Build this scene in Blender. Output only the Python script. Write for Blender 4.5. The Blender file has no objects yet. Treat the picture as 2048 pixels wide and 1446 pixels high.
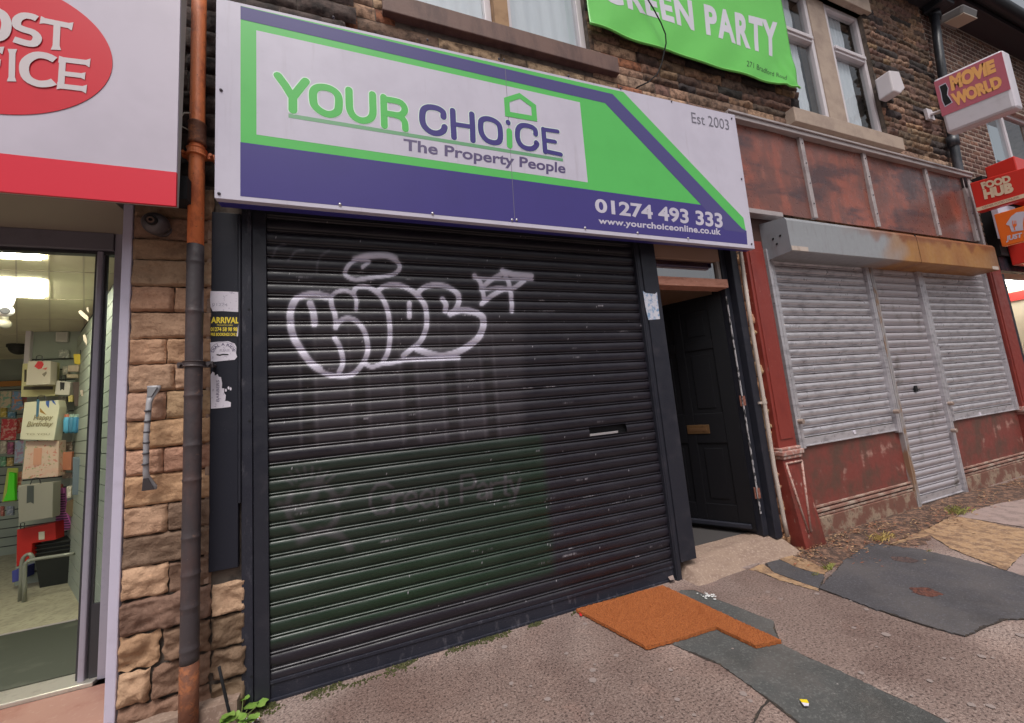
import bpy, bmesh, math, random
import numpy as np
from mathutils import Vector, Matrix, noise
R_ = math.radians
# ---------------------------------------------------------------- camera, world, sun, exposure
SC = bpy.context.scene
CAM_H, CAM_D, FPX = 1.3, 2.3514, 764.03
RM = np.array([[0.93606, -0.34121, -0.08586], [-0.03853, 0.14314, -0.98895], [0.34973, 0.92902, 0.12084]])
CP = np.array([0.0, -CAM_D, CAM_H])
cam = bpy.data.cameras.new("camera"); camo = bpy.data.objects.new("camera", cam)
SC.collection.objects.link(camo); SC.camera = camo
cam.sensor_width = 36; cam.lens = FPX / 2048 * 36; cam.clip_start = 0.02; cam.clip_end = 500
u, s, vt = np.linalg.svd(RM); RO = u @ vt
rx, ry, rz = RO[0], RO[1], RO[2]
camo.matrix_world = Matrix(((rx[0], -ry[0], -rz[0], CP[0]), (rx[1], -ry[1], -rz[1], CP[1]), (rx[2], -ry[2], -rz[2], CP[2]), (0, 0, 0, 1)))
W = bpy.data.worlds.new("World"); SC.world = W; W.use_nodes = True
nt = W.node_tree; bg = nt.nodes['Background']
sky = nt.nodes.new('ShaderNodeTexSky'); sky.sky_type = 'NISHITA'; sky.sun_disc = False
SUN_EL, SUN_AZ = 62, 200
sky.sun_elevation = R_(SUN_EL); sky.sun_rotation = R_(SUN_AZ); sky.air_density = 1.0; sky.dust_density = 6.0; sky.ozone_density = 1.0
hs = nt.nodes.new('ShaderNodeHueSaturation'); hs.inputs['Saturation'].default_value = 0.28
nt.links.new(sky.outputs[0], hs.inputs['Color']); nt.links.new(hs.outputs[0], bg.inputs[0]); bg.inputs[1].default_value = 0.115
sl = bpy.data.lights.new("sun", 'SUN'); sl.energy = 1.8; sl.angle = R_(24); sl.color = (1.0, 0.95, 0.9)
so = bpy.data.objects.new("sun", sl); SC.collection.objects.link(so)
az = R_(SUN_AZ); el = R_(SUN_EL)
dvec = Vector((math.sin(az) * math.cos(el), math.cos(az) * math.cos(el), math.sin(el)))
so.rotation_euler = dvec.to_track_quat('Z', 'Y').to_euler(); so.location = dvec * 30
SC.view_settings.view_transform = 'Standard'; SC.view_settings.look = 'None'
SC.view_settings.exposure = 0.12; SC.view_settings.gamma = 1
SC.render.resolution_x = 1024; SC.render.resolution_y = 723

# ---------------------------------------------------------------- measuring helpers
def ray(x, y): return RM.T @ np.array([x - 1024, y - 723, FPX])
def F(x, y, Y=0.0):
    d = ray(x, y); t = (Y - CP[1]) / d[1]; return Vector(CP + t * d)
def G(x, y, Z=0.0):
    d = ray(x, y); t = (Z - CP[2]) / d[2]; return Vector(CP + t * d)
def XP(x, y, X0, k=0.0):
    d = ray(x, y); t = (X0 + k * CP[1]) / (d[0] - k * d[1]); return Vector(CP + t * d)
def lerp(a, b, t): return a + (b - a) * t

# ---------------------------------------------------------------- object helpers
ORG = {}
COL = SC.collection
def tag(o, label=None, cat=None, group=None, kind=None):
    if label: o['label'] = label
    if cat: o['category'] = cat
    if group: o['group'] = group
    if kind: o['kind'] = kind
    return o
def thing(name, label, cat, loc, group=None):
    o = bpy.data.objects.new(name, None); o.empty_display_size = 0.1
    COL.objects.link(o); o.location = Vector(loc); ORG[o.name] = Vector(loc)
    return tag(o, label, cat, group)
class MB:
    def __init__(s): s.v = []; s.f = []; s.m = []; s.c = []
    def add(s, vs, fs, mi=0, col=None):
        b = len(s.v); s.v += [tuple(p) for p in vs]; s.f += [tuple(b + i for i in q) for q in fs]; s.m += [mi] * len(fs)
        s.c += [col or (1, 1, 1)] * len(vs)
        return s
    def box(s, x0, x1, y0, y1, z0, z1, mi=0, col=None):
        x0, x1 = sorted((x0, x1)); y0, y1 = sorted((y0, y1)); z0, z1 = sorted((z0, z1))
        return s.add([(x0, y0, z0), (x1, y0, z0), (x1, y1, z0), (x0, y1, z0), (x0, y0, z1), (x1, y0, z1), (x1, y1, z1), (x0, y1, z1)],
              [(0, 3, 2, 1), (4, 5, 6, 7), (0, 1, 5, 4), (1, 2, 6, 5), (2, 3, 7, 6), (3, 0, 4, 7)], mi, col)
    def slab(s, pts, off, mi=0, col=None):
        """polygon pts (front) extruded by vector off"""
        pts = [Vector(p) for p in pts]; off = Vector(off); n = len(pts)
        # orient so that front normal opposes off
        nn = Vector((0, 0, 0))
        for i in range(n): nn += pts[i].cross(pts[(i + 1) % n])
        if nn.dot(off) > 0: pts.reverse()
        vs = pts + [p + off for p in pts]
        fs = [tuple(range(n)), tuple(range(2 * n - 1, n - 1, -1))] + [(i, n + i, n + (i + 1) % n, (i + 1) % n) for i in range(n)]
        return s.add(vs, fs, mi, col)
    def ob(s, c, ax, ay, az_, mi=0, col=None):
        """oriented box centre c half-axis vectors"""
        c, ax, ay, az_ = map(Vector, (c, ax, ay, az_))
        P = [c + i * ax + j * ay + k * az_ for k in (-1, 1) for i, j in ((-1, -1), (1, -1), (1, 1), (-1, 1))]
        return s.add(P, [(0, 3, 2, 1), (4, 5, 6, 7), (0, 1, 5, 4), (1, 2, 6, 5), (2, 3, 7, 6), (3, 0, 4, 7)], mi, col)
    def tube(s, path, r, seg=10, mi=0, cap=True, col=None):
        path = [Vector(p) for p in path]; n = len(path)
        rr = r if isinstance(r, (list, tuple)) else [r] * n
        vs = []; up = None
        for i, p in enumerate(path):
            t = (path[min(i + 1, n - 1)] - path[max(i - 1, 0)])
            if t.length < 1e-9: t = Vector((0, 0, 1))
            t.normalize()
            if up is None or abs(up.dot(t)) > 0.95: up = Vector((1, 0, 0)) if abs(t.x) < 0.8 else Vector((0, 1, 0))
            a = t.cross(up).normalized(); b = t.cross(a).normalized(); up = a.cross(t).normalized()
            for k in range(seg):
                w = 2 * math.pi * k / seg
                vs.append(p + (a * math.cos(w) + b * math.sin(w)) * rr[i])
        fs = [(i * seg + k, i * seg + (k + 1) % seg, (i + 1) * seg + (k + 1) % seg, (i + 1) * seg + k) for i in range(n - 1) for k in range(seg)]
        if cap: fs += [tuple(range(seg - 1, -1, -1)), tuple((n - 1) * seg + k for k in range(seg))]
        return s.add(vs, fs, mi, col)
    def grid(s, fn, nu, nv, mi=0, col=None):
        vs = [fn(i / nu, j / nv) for j in range(nv + 1) for i in range(nu + 1)]
        fs = [(j * (nu + 1) + i, j * (nu + 1) + i + 1, (j + 1) * (nu + 1) + i + 1, (j + 1) * (nu + 1) + i) for j in range(nv) for i in range(nu)]
        return s.add(vs, fs, mi, col)
    def ball(s, c, r, nu=16, nv=10, mi=0, col=None, v0=0.0, v1=1.0, sc=(1, 1, 1)):
        c = Vector(c)
        return s.grid(lambda a, b: c + Vector((sc[0] * r * math.sin(math.pi * lerp(v0, v1, b)) * math.cos(2 * math.pi * a), sc[1] * r * math.sin(math.pi * lerp(v0, v1, b)) * math.sin(2 * math.pi * a), sc[2] * r * math.cos(math.pi * lerp(v0, v1, b)))), nu, nv, mi, col)
    def build(s, name, mats, parent=None, smooth=False, bevel=0, label=None, cat=None, group=None, kind=None, usecol=False, fixn=True):
        if not isinstance(mats, (list, tuple)): mats = [mats]
        if parent is not None: org = ORG[parent.name]
        else:
            P = np.array(s.v); org = Vector(((P[:, 0].min() + P[:, 0].max()) / 2, (P[:, 1].min() + P[:, 1].max()) / 2, P[:, 2].min()))
            if kind == 'structure': org = Vector((0, 0, 0))
        me = bpy.data.meshes.new(name)
        me.from_pydata([(p[0] - org.x, p[1] - org.y, p[2] - org.z) for p in s.v], [], s.f)
        for m in mats: me.materials.append(m)
        if len(mats) > 1: me.polygons.foreach_set('material_index', s.m)
        if usecol:
            ca = me.color_attributes.new('Col', 'FLOAT_COLOR', 'POINT')
            arr = np.ones((len(s.v), 4), dtype=np.float32); arr[:, :3] = np.array(s.c, dtype=np.float32)[:, :3]
            ca.data.foreach_set('color', arr.ravel())
        if smooth: me.polygons.foreach_set('use_smooth', [True] * len(me.polygons))
        me.update()
        o = bpy.data.objects.new(name, me); COL.objects.link(o)
        if parent is not None: o.parent = parent; ORG[o.name] = org
        else: o.location = org; ORG[o.name] = org
        if bevel:
            b = o.modifiers.new('bevel', 'BEVEL'); b.width = bevel; b.segments = 2; b.limit_method = 'ANGLE'
        return tag(o, label, cat, group, kind)

# ---------------------------------------------------------------- materials
MATS = {}
def mat(name, base, rough=0.6, metal=0.0, layers=(), bump=None, emit=None, spec=0.5, attr=False, alpha=None, stretch=None, rvar=0.0):
    """base rgb; layers = [(scale, detail, lo, hi, rgb, amount, (sx,sy,sz))]; bump = [(scale, strength, dist)]"""
    if name in MATS: return MATS[name]
    m = bpy.data.materials.new(name); MATS[name] = m; m.use_nodes = True
    n = m.node_tree.nodes; l = m.node_tree.links; p = n['Principled BSDF']
    p.inputs['Roughness'].default_value = rough; p.inputs['Metallic'].default_value = metal
    p.inputs['Specular IOR Level'].default_value = spec
    tc = n.new('ShaderNodeTexCoord')
    def coords(st):
        mp = n.new('ShaderNodeMapping'); l.new(tc.outputs['Object'], mp.inputs[0])
        if st: mp.inputs['Scale'].default_value = st
        return mp.outputs[0]
    if attr:
        a = n.new('ShaderNodeAttribute'); a.attribute_name = 'Col'; cur = a.outputs['Color']
        if base != (1, 1, 1):
            mm = n.new('ShaderNodeMix'); mm.data_type = 'RGBA'; mm.blend_type = 'MULTIPLY'; mm.inputs[0].default_value = 1
            l.new(cur, mm.inputs[6]); mm.inputs[7].default_value = (*base, 1); cur = mm.outputs[2]
    else:
        c = n.new('ShaderNodeRGB'); c.outputs[0].default_value = (*base, 1); cur = c.outputs[0]
    lastn = None
    for L in layers:
        sc, det, lo, hi, rgb = L[:5]; amt = L[5] if len(L) > 5 else 1.0; st = L[6] if len(L) > 6 else None
        t = n.new('ShaderNodeTexNoise'); t.inputs['Scale'].default_value = sc; t.inputs['Detail'].default_value = det; t.inputs['Roughness'].default_value = 0.62
        l.new(coords(st), t.inputs['Vector'])
        r = n.new('ShaderNodeMapRange'); r.inputs[1].default_value = lo; r.inputs[2].default_value = hi; r.inputs[4].default_value = amt; r.interpolation_type = 'SMOOTHSTEP'
        l.new(t.outputs[0], r.inputs[0])
        mx = n.new('ShaderNodeMix'); mx.data_type = 'RGBA'; l.new(r.outputs[0], mx.inputs[0]); l.new(cur, mx.inputs[6])
        if len(L) > 7: mx.blend_type = L[7]
        mx.inputs[7].default_value = (*rgb, 1); cur = mx.outputs[2]; lastn = r.outputs[0]
    l.new(cur, p.inputs['Base Color'])
    if rvar:
        t = n.new('ShaderNodeTexNoise'); t.inputs['Scale'].default_value = 18; t.inputs['Detail'].default_value = 5; l.new(coords(None), t.inputs['Vector'])
        r = n.new('ShaderNodeMapRange'); r.inputs[1].default_value = .3; r.inputs[2].default_value = .7; r.inputs[3].default_value = rough - rvar; r.inputs[4].default_value = rough + rvar
        l.new(t.outputs[0], r.inputs[0]); l.new(r.outputs[0], p.inputs['Roughness'])
    prev = None
    for b in (bump or []):
        sc, stg, dist = b[:3]; st = b[3] if len(b) > 3 else None
        t = n.new('ShaderNodeTexNoise'); t.inputs['Scale'].default_value = sc; t.inputs['Detail'].default_value = 6; l.new(coords(st), t.inputs['Vector'])
        bn = n.new('ShaderNodeBump'); bn.inputs['Strength'].default_value = stg; bn.inputs['Distance'].default_value = dist
        l.new(t.outputs[0], bn.inputs['Height'])
        if prev: l.new(prev, bn.inputs['Normal'])
        prev = bn.outputs[0]
    if prev: l.new(prev, p.inputs['Normal'])
    if emit:
        p.inputs['Emission Color'].default_value = (*emit[0], 1); p.inputs['Emission Strength'].default_value = emit[1]
    return m
def glass(name, tint=(0.8, 0.85, 0.85), refl=0.12, rough=0.02):
    m = bpy.data.materials.new(name); m.use_nodes = True; n = m.node_tree.nodes; l = m.node_tree.links
    n.remove(n['Principled BSDF']); o = n['Material Output']
    t = n.new('ShaderNodeBsdfTransparent'); t.inputs[0].default_value = (*tint, 1)
    g = n.new('ShaderNodeBsdfGlossy'); g.inputs['Roughness'].default_value = rough
    lw = n.new('ShaderNodeLayerWeight'); lw.inputs[0].default_value = 0.5
    pw = n.new('ShaderNodeMath'); pw.operation = 'POWER'; pw.inputs[1].default_value = 4; l.new(lw.outputs['Facing'], pw.inputs[0])
    ad = n.new('ShaderNodeMath'); ad.operation = 'MULTIPLY_ADD'; ad.inputs[1].default_value = .7; ad.inputs[2].default_value = refl; ad.use_clamp = True; l.new(pw.outputs[0], ad.inputs[0])
    mx = n.new('ShaderNodeMixShader'); l.new(ad.outputs[0], mx.inputs[0]); l.new(t.outputs[0], mx.inputs[1]); l.new(g.outputs[0], mx.inputs[2])
    l.new(mx.outputs[0], o.inputs[0]); return m

# ---------------------------------------------------------------- lettering
def glyph_mesh(text, bold=0.0, space=1.0, ital=0.0):
    cu = bpy.data.curves.new('txt', 'FONT'); cu.body = text; cu.size = 1; cu.offset = bold; cu.space_character = space; cu.shear = ital
    cu.resolution_u = 4; o = bpy.data.objects.new('txt', cu); COL.objects.link(o)
    bpy.context.view_layer.update()
    me = bpy.data.meshes.new_from_object(o.evaluated_get(bpy.context.evaluated_depsgraph_get()))
    v = [tuple(a.co) for a in me.vertices]; f = [tuple(p.vertices) for p in me.polygons]
    bpy.data.objects.remove(o); bpy.data.curves.remove(cu); bpy.data.meshes.remove(me)
    return v, f
def capheight(bold):
    v, f = glyph_mesh('H', bold); ys = [p[1] for p in v]; return min(ys), max(ys)
_CH = {}
def text_on(mb, text, corners, bold=0.0, lift=0.0, space=1.0, mi=0, warp=None, ital=0.0, fillbox=False):
    """lay text in quad corners TL,TR,BR,BL (3D); baseline BL-BR, cap line TL-TR; lift toward viewer along -Y-ish normal"""
    v, f = glyph_mesh(text, bold, space, ital)
    if not v: return
    xs = [p[0] for p in v]; x0, x1 = min(xs), max(xs)
    if fillbox: y0, y1 = min(p[1] for p in v), max(p[1] for p in v)
    else:
        if bold not in _CH: _CH[bold] = capheight(bold)
        y0, y1 = _CH[bold]
    TL, TR, BR, BL = [Vector(c) for c in corners]
    nrm = (BR - BL).cross(TL - BL).normalized()
    out = []
    for p in v:
        a = (p[0] - x0) / (x1 - x0); b = (p[1] - y0) / (y1 - y0)
        if warp: a, b = warp(a, b)
        out.append(lerp(lerp(BL, BR, a), lerp(TL, TR, a), b) + nrm * lift)
    # face orientation: glyph faces point +z of text plane = nrm
    mb.add(out, f, mi)
def ribbon(mb, pts, w, lift=(0, 0, 0), mi=0, nrm=Vector((0, -1, 0)), cap=5, thick=0.0015):
    """flat rounded stroke along 3D pts (planar), width w"""
    pts = [Vector(p) + Vector(lift) for p in pts]; n = len(pts); L = []; Rr = []
    if n > 4 and (pts[0] - pts[-1]).length < 1e-6:
        pts = pts[:-1]; n -= 1; vs = []
        for i in range(n):
            a = (pts[i] - pts[i - 1]).normalized(); b = (pts[(i + 1) % n] - pts[i]).normalized(); t = (a + b).normalized(); s_ = nrm.cross(t) * (w / 2 / max(.5, t.dot(a)))
            vs += [pts[i] + s_, pts[i] - s_]
        mb.add(vs, [(2 * i, 2 * i + 1, (2 * i + 3) % (2 * n), (2 * i + 2) % (2 * n)) for i in range(n)], mi); return
    for i in range(n):
        if i == 0: t = (pts[1] - pts[0]).normalized(); k = 1
        elif i == n - 1: t = (pts[-1] - pts[-2]).normalized(); k = 1
        else:
            a = (pts[i] - pts[i - 1]).normalized(); b = (pts[i + 1] - pts[i]).normalized(); t = (a + b).normalized(); k = 1 / max(0.5, t.dot(a))
        s_ = nrm.cross(t) * (w / 2 * k); L.append(pts[i] + s_); Rr.append(pts[i] - s_)
    outl = list(L)
    t = (pts[-1] - pts[-2]).normalized(); sd = nrm.cross(t)
    ec = [pts[-1] + (sd * math.cos(a) + t * math.sin(a)) * w / 2 for a in [math.pi * j / cap for j in range(1, cap)]] if cap else []
    t0 = (pts[0] - pts[1]).normalized(); sd0 = nrm.cross(t0)
    sc_ = [pts[0] + (sd0 * math.cos(a) + t0 * math.sin(a)) * w / 2 for a in [math.pi * j / cap for j in range(1, cap)]] if cap else []
    b = len(mb.v); vs = L + Rr; fs = [(i, n + i, n + i + 1, i + 1) for i in range(n - 1)]
    k = len(vs); vs += ec; 
    if ec: fs.append(tuple([n - 1] + [2 * n - 1] + list(range(k + len(ec) - 1, k - 1, -1))))
    k = len(vs); vs += sc_
    if sc_: fs.append(tuple([n + 0, 0] + list(range(k + len(sc_) - 1, k - 1, -1))))
    mb.add(vs, fs, mi)
def arc(c, rx_, ry_, a0, a1, n=14):
    return [(c[0] + rx_ * math.cos(R_(lerp(a0, a1, i / n))), c[1] + ry_ * math.sin(R_(lerp(a0, a1, i / n)))) for i in range(n + 1)]

# ---------------------------------------------------------------- palette
m_signwhite = mat('sign_white', (0.56, 0.53, 0.63), 0.4, spec=.2, layers=[(3, 4, .35, .75, (0.45, 0.42, 0.51), .5), (9, 7, .56, .78, (.72, .68, .66), .5, (1.6, 1, .12), 'MULTIPLY'), (45, 5, .64, .76, (.7, .66, .62), .4, None, 'MULTIPLY')], bump=[(60, .04, .002)])
m_green = mat('sign_green', (0.105, 0.50, 0.118), 0.4, spec=.2, layers=[(4, 3, .4, .8, (0.09, 0.44, 0.10), .5)])
m_greenline = mat('sign_green_line', (0.12, 0.33, 0.16), 0.4)
m_purple = mat('sign_purple', (0.062, 0.050, 0.215), 0.4, spec=.2, layers=[(4, 3, .4, .8, (0.057, 0.046, 0.19), .5)])
m_halo = mat('letter_outline', (0.62, 0.74, 0.68), 0.4)
m_grey_txt = mat('sign_grey_text', (0.16, 0.15, 0.19), 0.4)
m_screw = mat('screw_metal', (0.55, 0.53, 0.55), 0.35, 0.6)
m_darkscrew = mat('screw_dark', (0.07, 0.06, 0.08), 0.5)
m_blackpaint = mat('black_gloss_paint', (0.020, 0.021, 0.030), 0.45, spec=.3, layers=[(260, 3, .68, .76, (0.25, 0.24, 0.28), .7), (9, 6, .5, .8, (0.045, 0.04, 0.05), .7)], bump=[(140, .25, .002), (8, .15, .004)], rvar=.14)
m_scuff = mat('scuffed_black_paint', (0.022, 0.023, 0.034), 0.45, spec=.3, layers=[(30, 6, .55, .68, (0.075, 0.072, 0.088), .8, (1, 1, .35)), (220, 3, .69, .75, (0.4, 0.38, 0.4), .6)], bump=[(120, .35, .003)], rvar=.14)
m_board = mat('black_board', (0.016, 0.017, 0.026), 0.5, spec=.25, layers=[(240, 3, .71, .75, (0.5, 0.5, 0.5), .7), (5, 5, .5, .8, (0.028, 0.028, 0.036), .7)], bump=[(90, .1, .002)])
m_dark = mat('void_dark', (0.006, 0.006, 0.008), 0.9)
m_rustpipe = mat('rusty_orange_paint', (0.72, 0.20, 0.065), 0.55, layers=[(14, 8, .47, .66, (0.34, 0.075, 0.03), .85, (1, 1, .45)), (40, 6, .6, .75, (0.62, 0.30, 0.14), .8, (1, 1, .5)), (55, 5, .64, .72, (0.08, 0.03, 0.02), .8)], bump=[(60, .5, .004)])
m_ironpipe = mat('old_dark_iron', (0.050, 0.040, 0.044), 0.5, layers=[(8, 8, .45, .7, (0.10, 0.055, 0.05), .7, (1, 1, .4)), (30, 6, .62, .75, (0.24, 0.13, 0.09), .55), (180, 3, .71, .76, (0.4, 0.36, 0.36), .6)], bump=[(50, .5, .004)], rvar=.1)
m_rustdeep = mat('flaking_rust', (0.13, 0.045, 0.022), 0.75, layers=[(22, 8, .48, .64, (0.28, 0.09, 0.03), .9), (45, 6, .6, .7, (0.05, 0.028, 0.025), .9)], bump=[(50, .8, .006)])
m_stone = mat('sandstone_block', (1, 1, 1), 0.85, attr=True, layers=[(7, 8, .42, .72, (0.58, 0.50, 0.46), .75, None, 'MULTIPLY'), (38, 7, .48, .75, (0.55, 0.50, 0.48), .7, None, 'MULTIPLY'), (22, 7, .58, .78, (1.6, 1.5, 1.45), .6, None, 'MULTIPLY')], bump=[(28, .9, .014), (110, .6, .004)])
m_ustone = mat('weathered_rubble', (1, 1, 1), 0.9, attr=True, layers=[(16, 8, .42, .66, (0.18, 0.15, 0.15), .85, None, 'MULTIPLY'), (50, 7, .45, .7, (0.4, 0.36, 0.35), .7, None, 'MULTIPLY')], bump=[(30, .7, .01), (150, .4, .003)])
m_mortar = mat('old_mortar', (0.14, 0.11, 0.09), 0.95, layers=[(12, 7, .4, .7, (0.035, 0.028, 0.026), .9)], bump=[(90, .6, .004)])
m_palemortar = mat('pale_mortar', (0.40, 0.33, 0.28), 0.95, layers=[(12, 7, .4, .7, (0.22, 0.17, 0.15), .7)], bump=[(90, .5, .004)])
m_sill = mat('dressed_stone', (0.40, 0.31, 0.25), 0.85, layers=[(5, 7, .4, .7, (0.27, 0.20, 0.17), .7), (60, 5, .5, .75, (0.48, 0.38, 0.32), .5)], bump=[(90, .35, .003)])
m_sillbrown = mat('brown_painted_stone', (0.155, 0.085, 0.068), 0.7, layers=[(9, 7, .4, .7, (0.085, 0.045, 0.04), .8, (1, 1, .3)), (50, 5, .6, .8, (0.25, 0.16, 0.13), .5)], bump=[(60, .4, .003)])
m_upvc = mat('white_upvc', (0.62, 0.57, 0.60), 0.35, layers=[(6, 5, .5, .8, (0.5, 0.45, 0.46), .5)])
m_net = mat('net_curtain', (0.80, 0.79, 0.86), 0.9, layers=[(3, 4, .4, .7, (0.7, 0.7, 0.78), .6, (6, 6, .4))])
m_roomdark = mat('dim_room', (0.09, 0.09, 0.11), 0.9)
m_alum = mat('grey_aluminium', (0.33, 0.31, 0.38), 0.45, 0.2, layers=[(30, 5, .5, .8, (0.25, 0.23, 0.29), .5)], bump=[(60, .05, .001)])
m_lilac = mat('pale_painted_frame', (0.52, 0.48, 0.60), 0.45, layers=[(12, 6, .5, .8, (0.42, 0.38, 0.47), .6), (150, 4, .68, .76, (0.3, 0.27, 0.3), .6)], bump=[(80, .1, .001)])
m_glass = glass('window_glass', refl=.10)
m_poglass = glass('shop_glass', refl=.05)
m_paper = mat('paper_white', (0.66, 0.62, 0.70), 0.7, layers=[(60, 5, .56, .66, (0.36, 0.32, 0.42), .8), (20, 5, .6, .8, (0.5, 0.46, 0.55), .6)])

# ---------------------------------------------------------------- ground
def cam_pt(P):
    v = RO @ (np.array(P) - CP); return 1024 + FPX * v[0] / v[2], 723 + FPX * v[1] / v[2]
m_pave = mat('exposed_aggregate_concrete', (0.285, 0.213, 0.188), 0.66, layers=[
    (90, 4, .50, .60, (0.42, 0.335, 0.30), .8), (80, 4, .525, .60, (0.075, 0.053, 0.047), .82, (1, 1.2, 1)), (.55, 3, .44, .60, (0.62, 0.56, 0.54), .8, None, 'MULTIPLY'),
    (1.6, 7, .42, .68, (0.62, 0.56, 0.56), .8, None, 'MULTIPLY'), (5, 6, .55, .75, (1.35, 1.25, 1.2), .6, None, 'MULTIPLY'), (28, 3, .70, .76, (0.50, 0.42, 0.40), .8), (.9, 4, .5, .7, (1.2, 1.14, 1.1), .7, None, 'MULTIPLY')],
    bump=[(120, .6, .006), (10, .3, .01)])
mb = MB()
def gz(x, y): return 0.006 * noise.noise(Vector((x * 1.3, y * 1.3, 3))) - 0.004
mb.grid(lambda a, b: (-6 + 20 * a, -8 + 9 * b, 0), 40, 18)
mb.build('pavement', m_pave, kind='structure')
mb = MB(); mb.grid(lambda a, b: (-200 + 400 * a, -200 + 192 * b, -0.12), 8, 8)
mb.build('road', mat('road_asphalt', (0.05, 0.05, 0.055), 0.9, layers=[(90, 4, .5, .7, (0.09, 0.09, 0.09), .7)]), kind='structure')
mb = MB(); mb.box(-30, 40, -8.14, -8.0, -.119, .004)
mb.build('kerb', mat('kerb_stone', (0.3, 0.28, 0.26), .9), kind='structure')
m_seam = mat('dark_seam', (0.035, 0.027, 0.024), .95, layers=[(40, 5, .5, .65, (.10, .075, .05), .8)])
def sheet(name, pts, m, z0=.001, z1=.006, rough_edge=.012, seed=0, kind='structure', label=None, cat=None, group=None, bevel=0, seam=True):
    P = [G(*p, z1) for p in pts]; out = []; rnd = random.Random(seed)
    if seam:
        cc = sum(P, Vector()) / len(P); o2 = []
        for i in range(len(P)):
            a, b = P[i], P[(i + 1) % len(P)]; n = max(2, int((b - a).length / .03)); d = (b - a).normalized(); nr = Vector((-d.y, d.x, 0)); nr = nr if nr.dot(a - cc) > 0 else -nr
            for k in range(n):
                q = lerp(a, b, k / n); o2.append(q + nr * (.001 + .012 * abs(noise.noise(Vector((q.x * 7, q.y * 7, seed + 9))))))
        mb = MB(); mb.slab([(q.x, q.y, z1 - .0012) for q in o2], (0, 0, -.0012)); mb.build('seam', m_seam, kind='structure')
    for i in range(len(P)):
        a, b = P[i], P[(i + 1) % len(P)]; n = max(2, int((b - a).length / .014))
        d = (b - a).normalized(); nr = Vector((-d.y, d.x, 0))
        for k in range(n):
            q = lerp(a, b, k / n); jit = noise.noise(Vector((q.x * 9 + seed, q.y * 9, seed))) * rough_edge + rnd.uniform(-.3, .3) * rough_edge
            jit += noise.noise(Vector((q.x * 45, q.y * 45, seed))) * .007; out.append(q + nr * jit)
    mb = MB(); mb.slab([(q.x, q.y, z1) for q in out], (0, 0, z0 - z1)); return mb.build(name, m, kind=kind, label=label, cat=cat, group=group)
m_asph_b = mat('dark_blue_asphalt', (0.064, 0.061, 0.068), 0.7, layers=[(1.4, 6, .45, .6, (0.095, 0.085, 0.085), .8), (90, 4, .5, .68, (0.115, 0.11, 0.125), .8), (2.5, 6, .45, .7, (0.72, 0.7, 0.68), .8, None, 'MULTIPLY'), (60, 3, .70, .75, (0.3, 0.28, 0.27), .7)], bump=[(150, .6, .005)])
m_asph_g = mat('grey_green_asphalt', (0.072, 0.073, 0.072), 0.75, layers=[(2, 6, .45, .6, (0.11, 0.10, 0.095), .8), (90, 4, .5, .68, (0.14, 0.14, 0.135), .8), (3, 6, .45, .7, (0.72, 0.7, 0.68), .8, None, 'MULTIPLY'), (45, 3, .71, .76, (0.34, 0.31, 0.3), .7)], bump=[(150, .6, .005)])
m_yellow = mat('worn_yellow_concrete', (0.36, 0.225, 0.125), 0.85, layers=[(14, 7, .42, .62, (0.17, 0.10, 0.065), .85), (70, 5, .5, .7, (0.46, 0.33, 0.22), .7), (3, 5, .5, .7, (0.6, .52, .5), .7, None, 'MULTIPLY')], bump=[(60, .6, .006)])
m_flag = mat('grey_flagstone', (0.30, 0.22, 0.20), 0.85, layers=[(9, 7, .42, .66, (0.19, 0.14, 0.125), .8), (120, 4, .5, .7, (0.38, 0.30, 0.27), .7)], bump=[(90, .4, .004)])
m_soil = mat('damp_soil', (0.085, 0.052, 0.040), 0.95, layers=[(16, 8, .45, .6, (0.27, 0.15, 0.10), .8), (60, 6, .5, .65, (0.03, 0.018, 0.015), .8)], bump=[(35, 1, .02)])
sheet('dirt_strip', [(1560, 1098), (1600, 1075), (1640, 1072), (1830, 1012), (1930, 985), (2048, 955), (2200, 900), (2200, 985), (2048, 1005), (1900, 1045), (1850, 1085), (1760, 1108), (1680, 1135), (1600, 1128)], m_soil, .001, .003, .03, 1, seam=False)
sheet('yellow_paving', [(1770, 1092), (1860, 1055), (1905, 1030), (2048, 1058), (2190, 1100), (2080, 1140), (2010, 1140), (1905, 1098), (1860, 1070)], m_yellow, .001, .0042, .012, 2)
sheet('flagstone_paving', [(1912, 1032), (1990, 1008), (2048, 998), (2240, 1010), (2240, 1085), (2048, 1054)], m_flag, .001, .0064, .006, 3)
sheet('flagstone_paving', [(2012, 1142), (2050, 1105), (2300, 1150), (2300, 1240), (2048, 1166)], m_flag, .001, .0058, .006, 4)
sheet('asphalt_patch', [(1640, 1176), (1690, 1120), (1740, 1086), (1790, 1092), (1840, 1098), (1950, 1125), (2048, 1152), (2200, 1190), (2200, 1260), (2048, 1236), (2005, 1238), (1965, 1255), (1930, 1271), (1850, 1250), (1740, 1212)], m_asph_b, .001, .0085, .016, 5)
sheet('asphalt_trench', [(1362, 1180), (1388, 1180), (1545, 1242), (1560, 1288), (1620, 1316), (1720, 1362), (1800, 1398), (1910, 1450), (2000, 1500), (1620, 1500), (1600, 1446), (1540, 1398), (1440, 1328), (1345, 1288)], m_asph_g, .001, .0045, .011, 6)
sheet('asphalt_scrap', [(1515, 1112), (1540, 1104), (1600, 1130), (1650, 1140), (1640, 1176), (1590, 1160), (1550, 1145)], m_asph_b, .001, .0048, .012, 7)
sheet('yellow_paving', [(1530, 1106), (1560, 1102), (1610, 1118), (1655, 1140), (1648, 1148), (1610, 1140), (1575, 1125)], m_yellow, .001, .0066, .01, 8)
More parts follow.
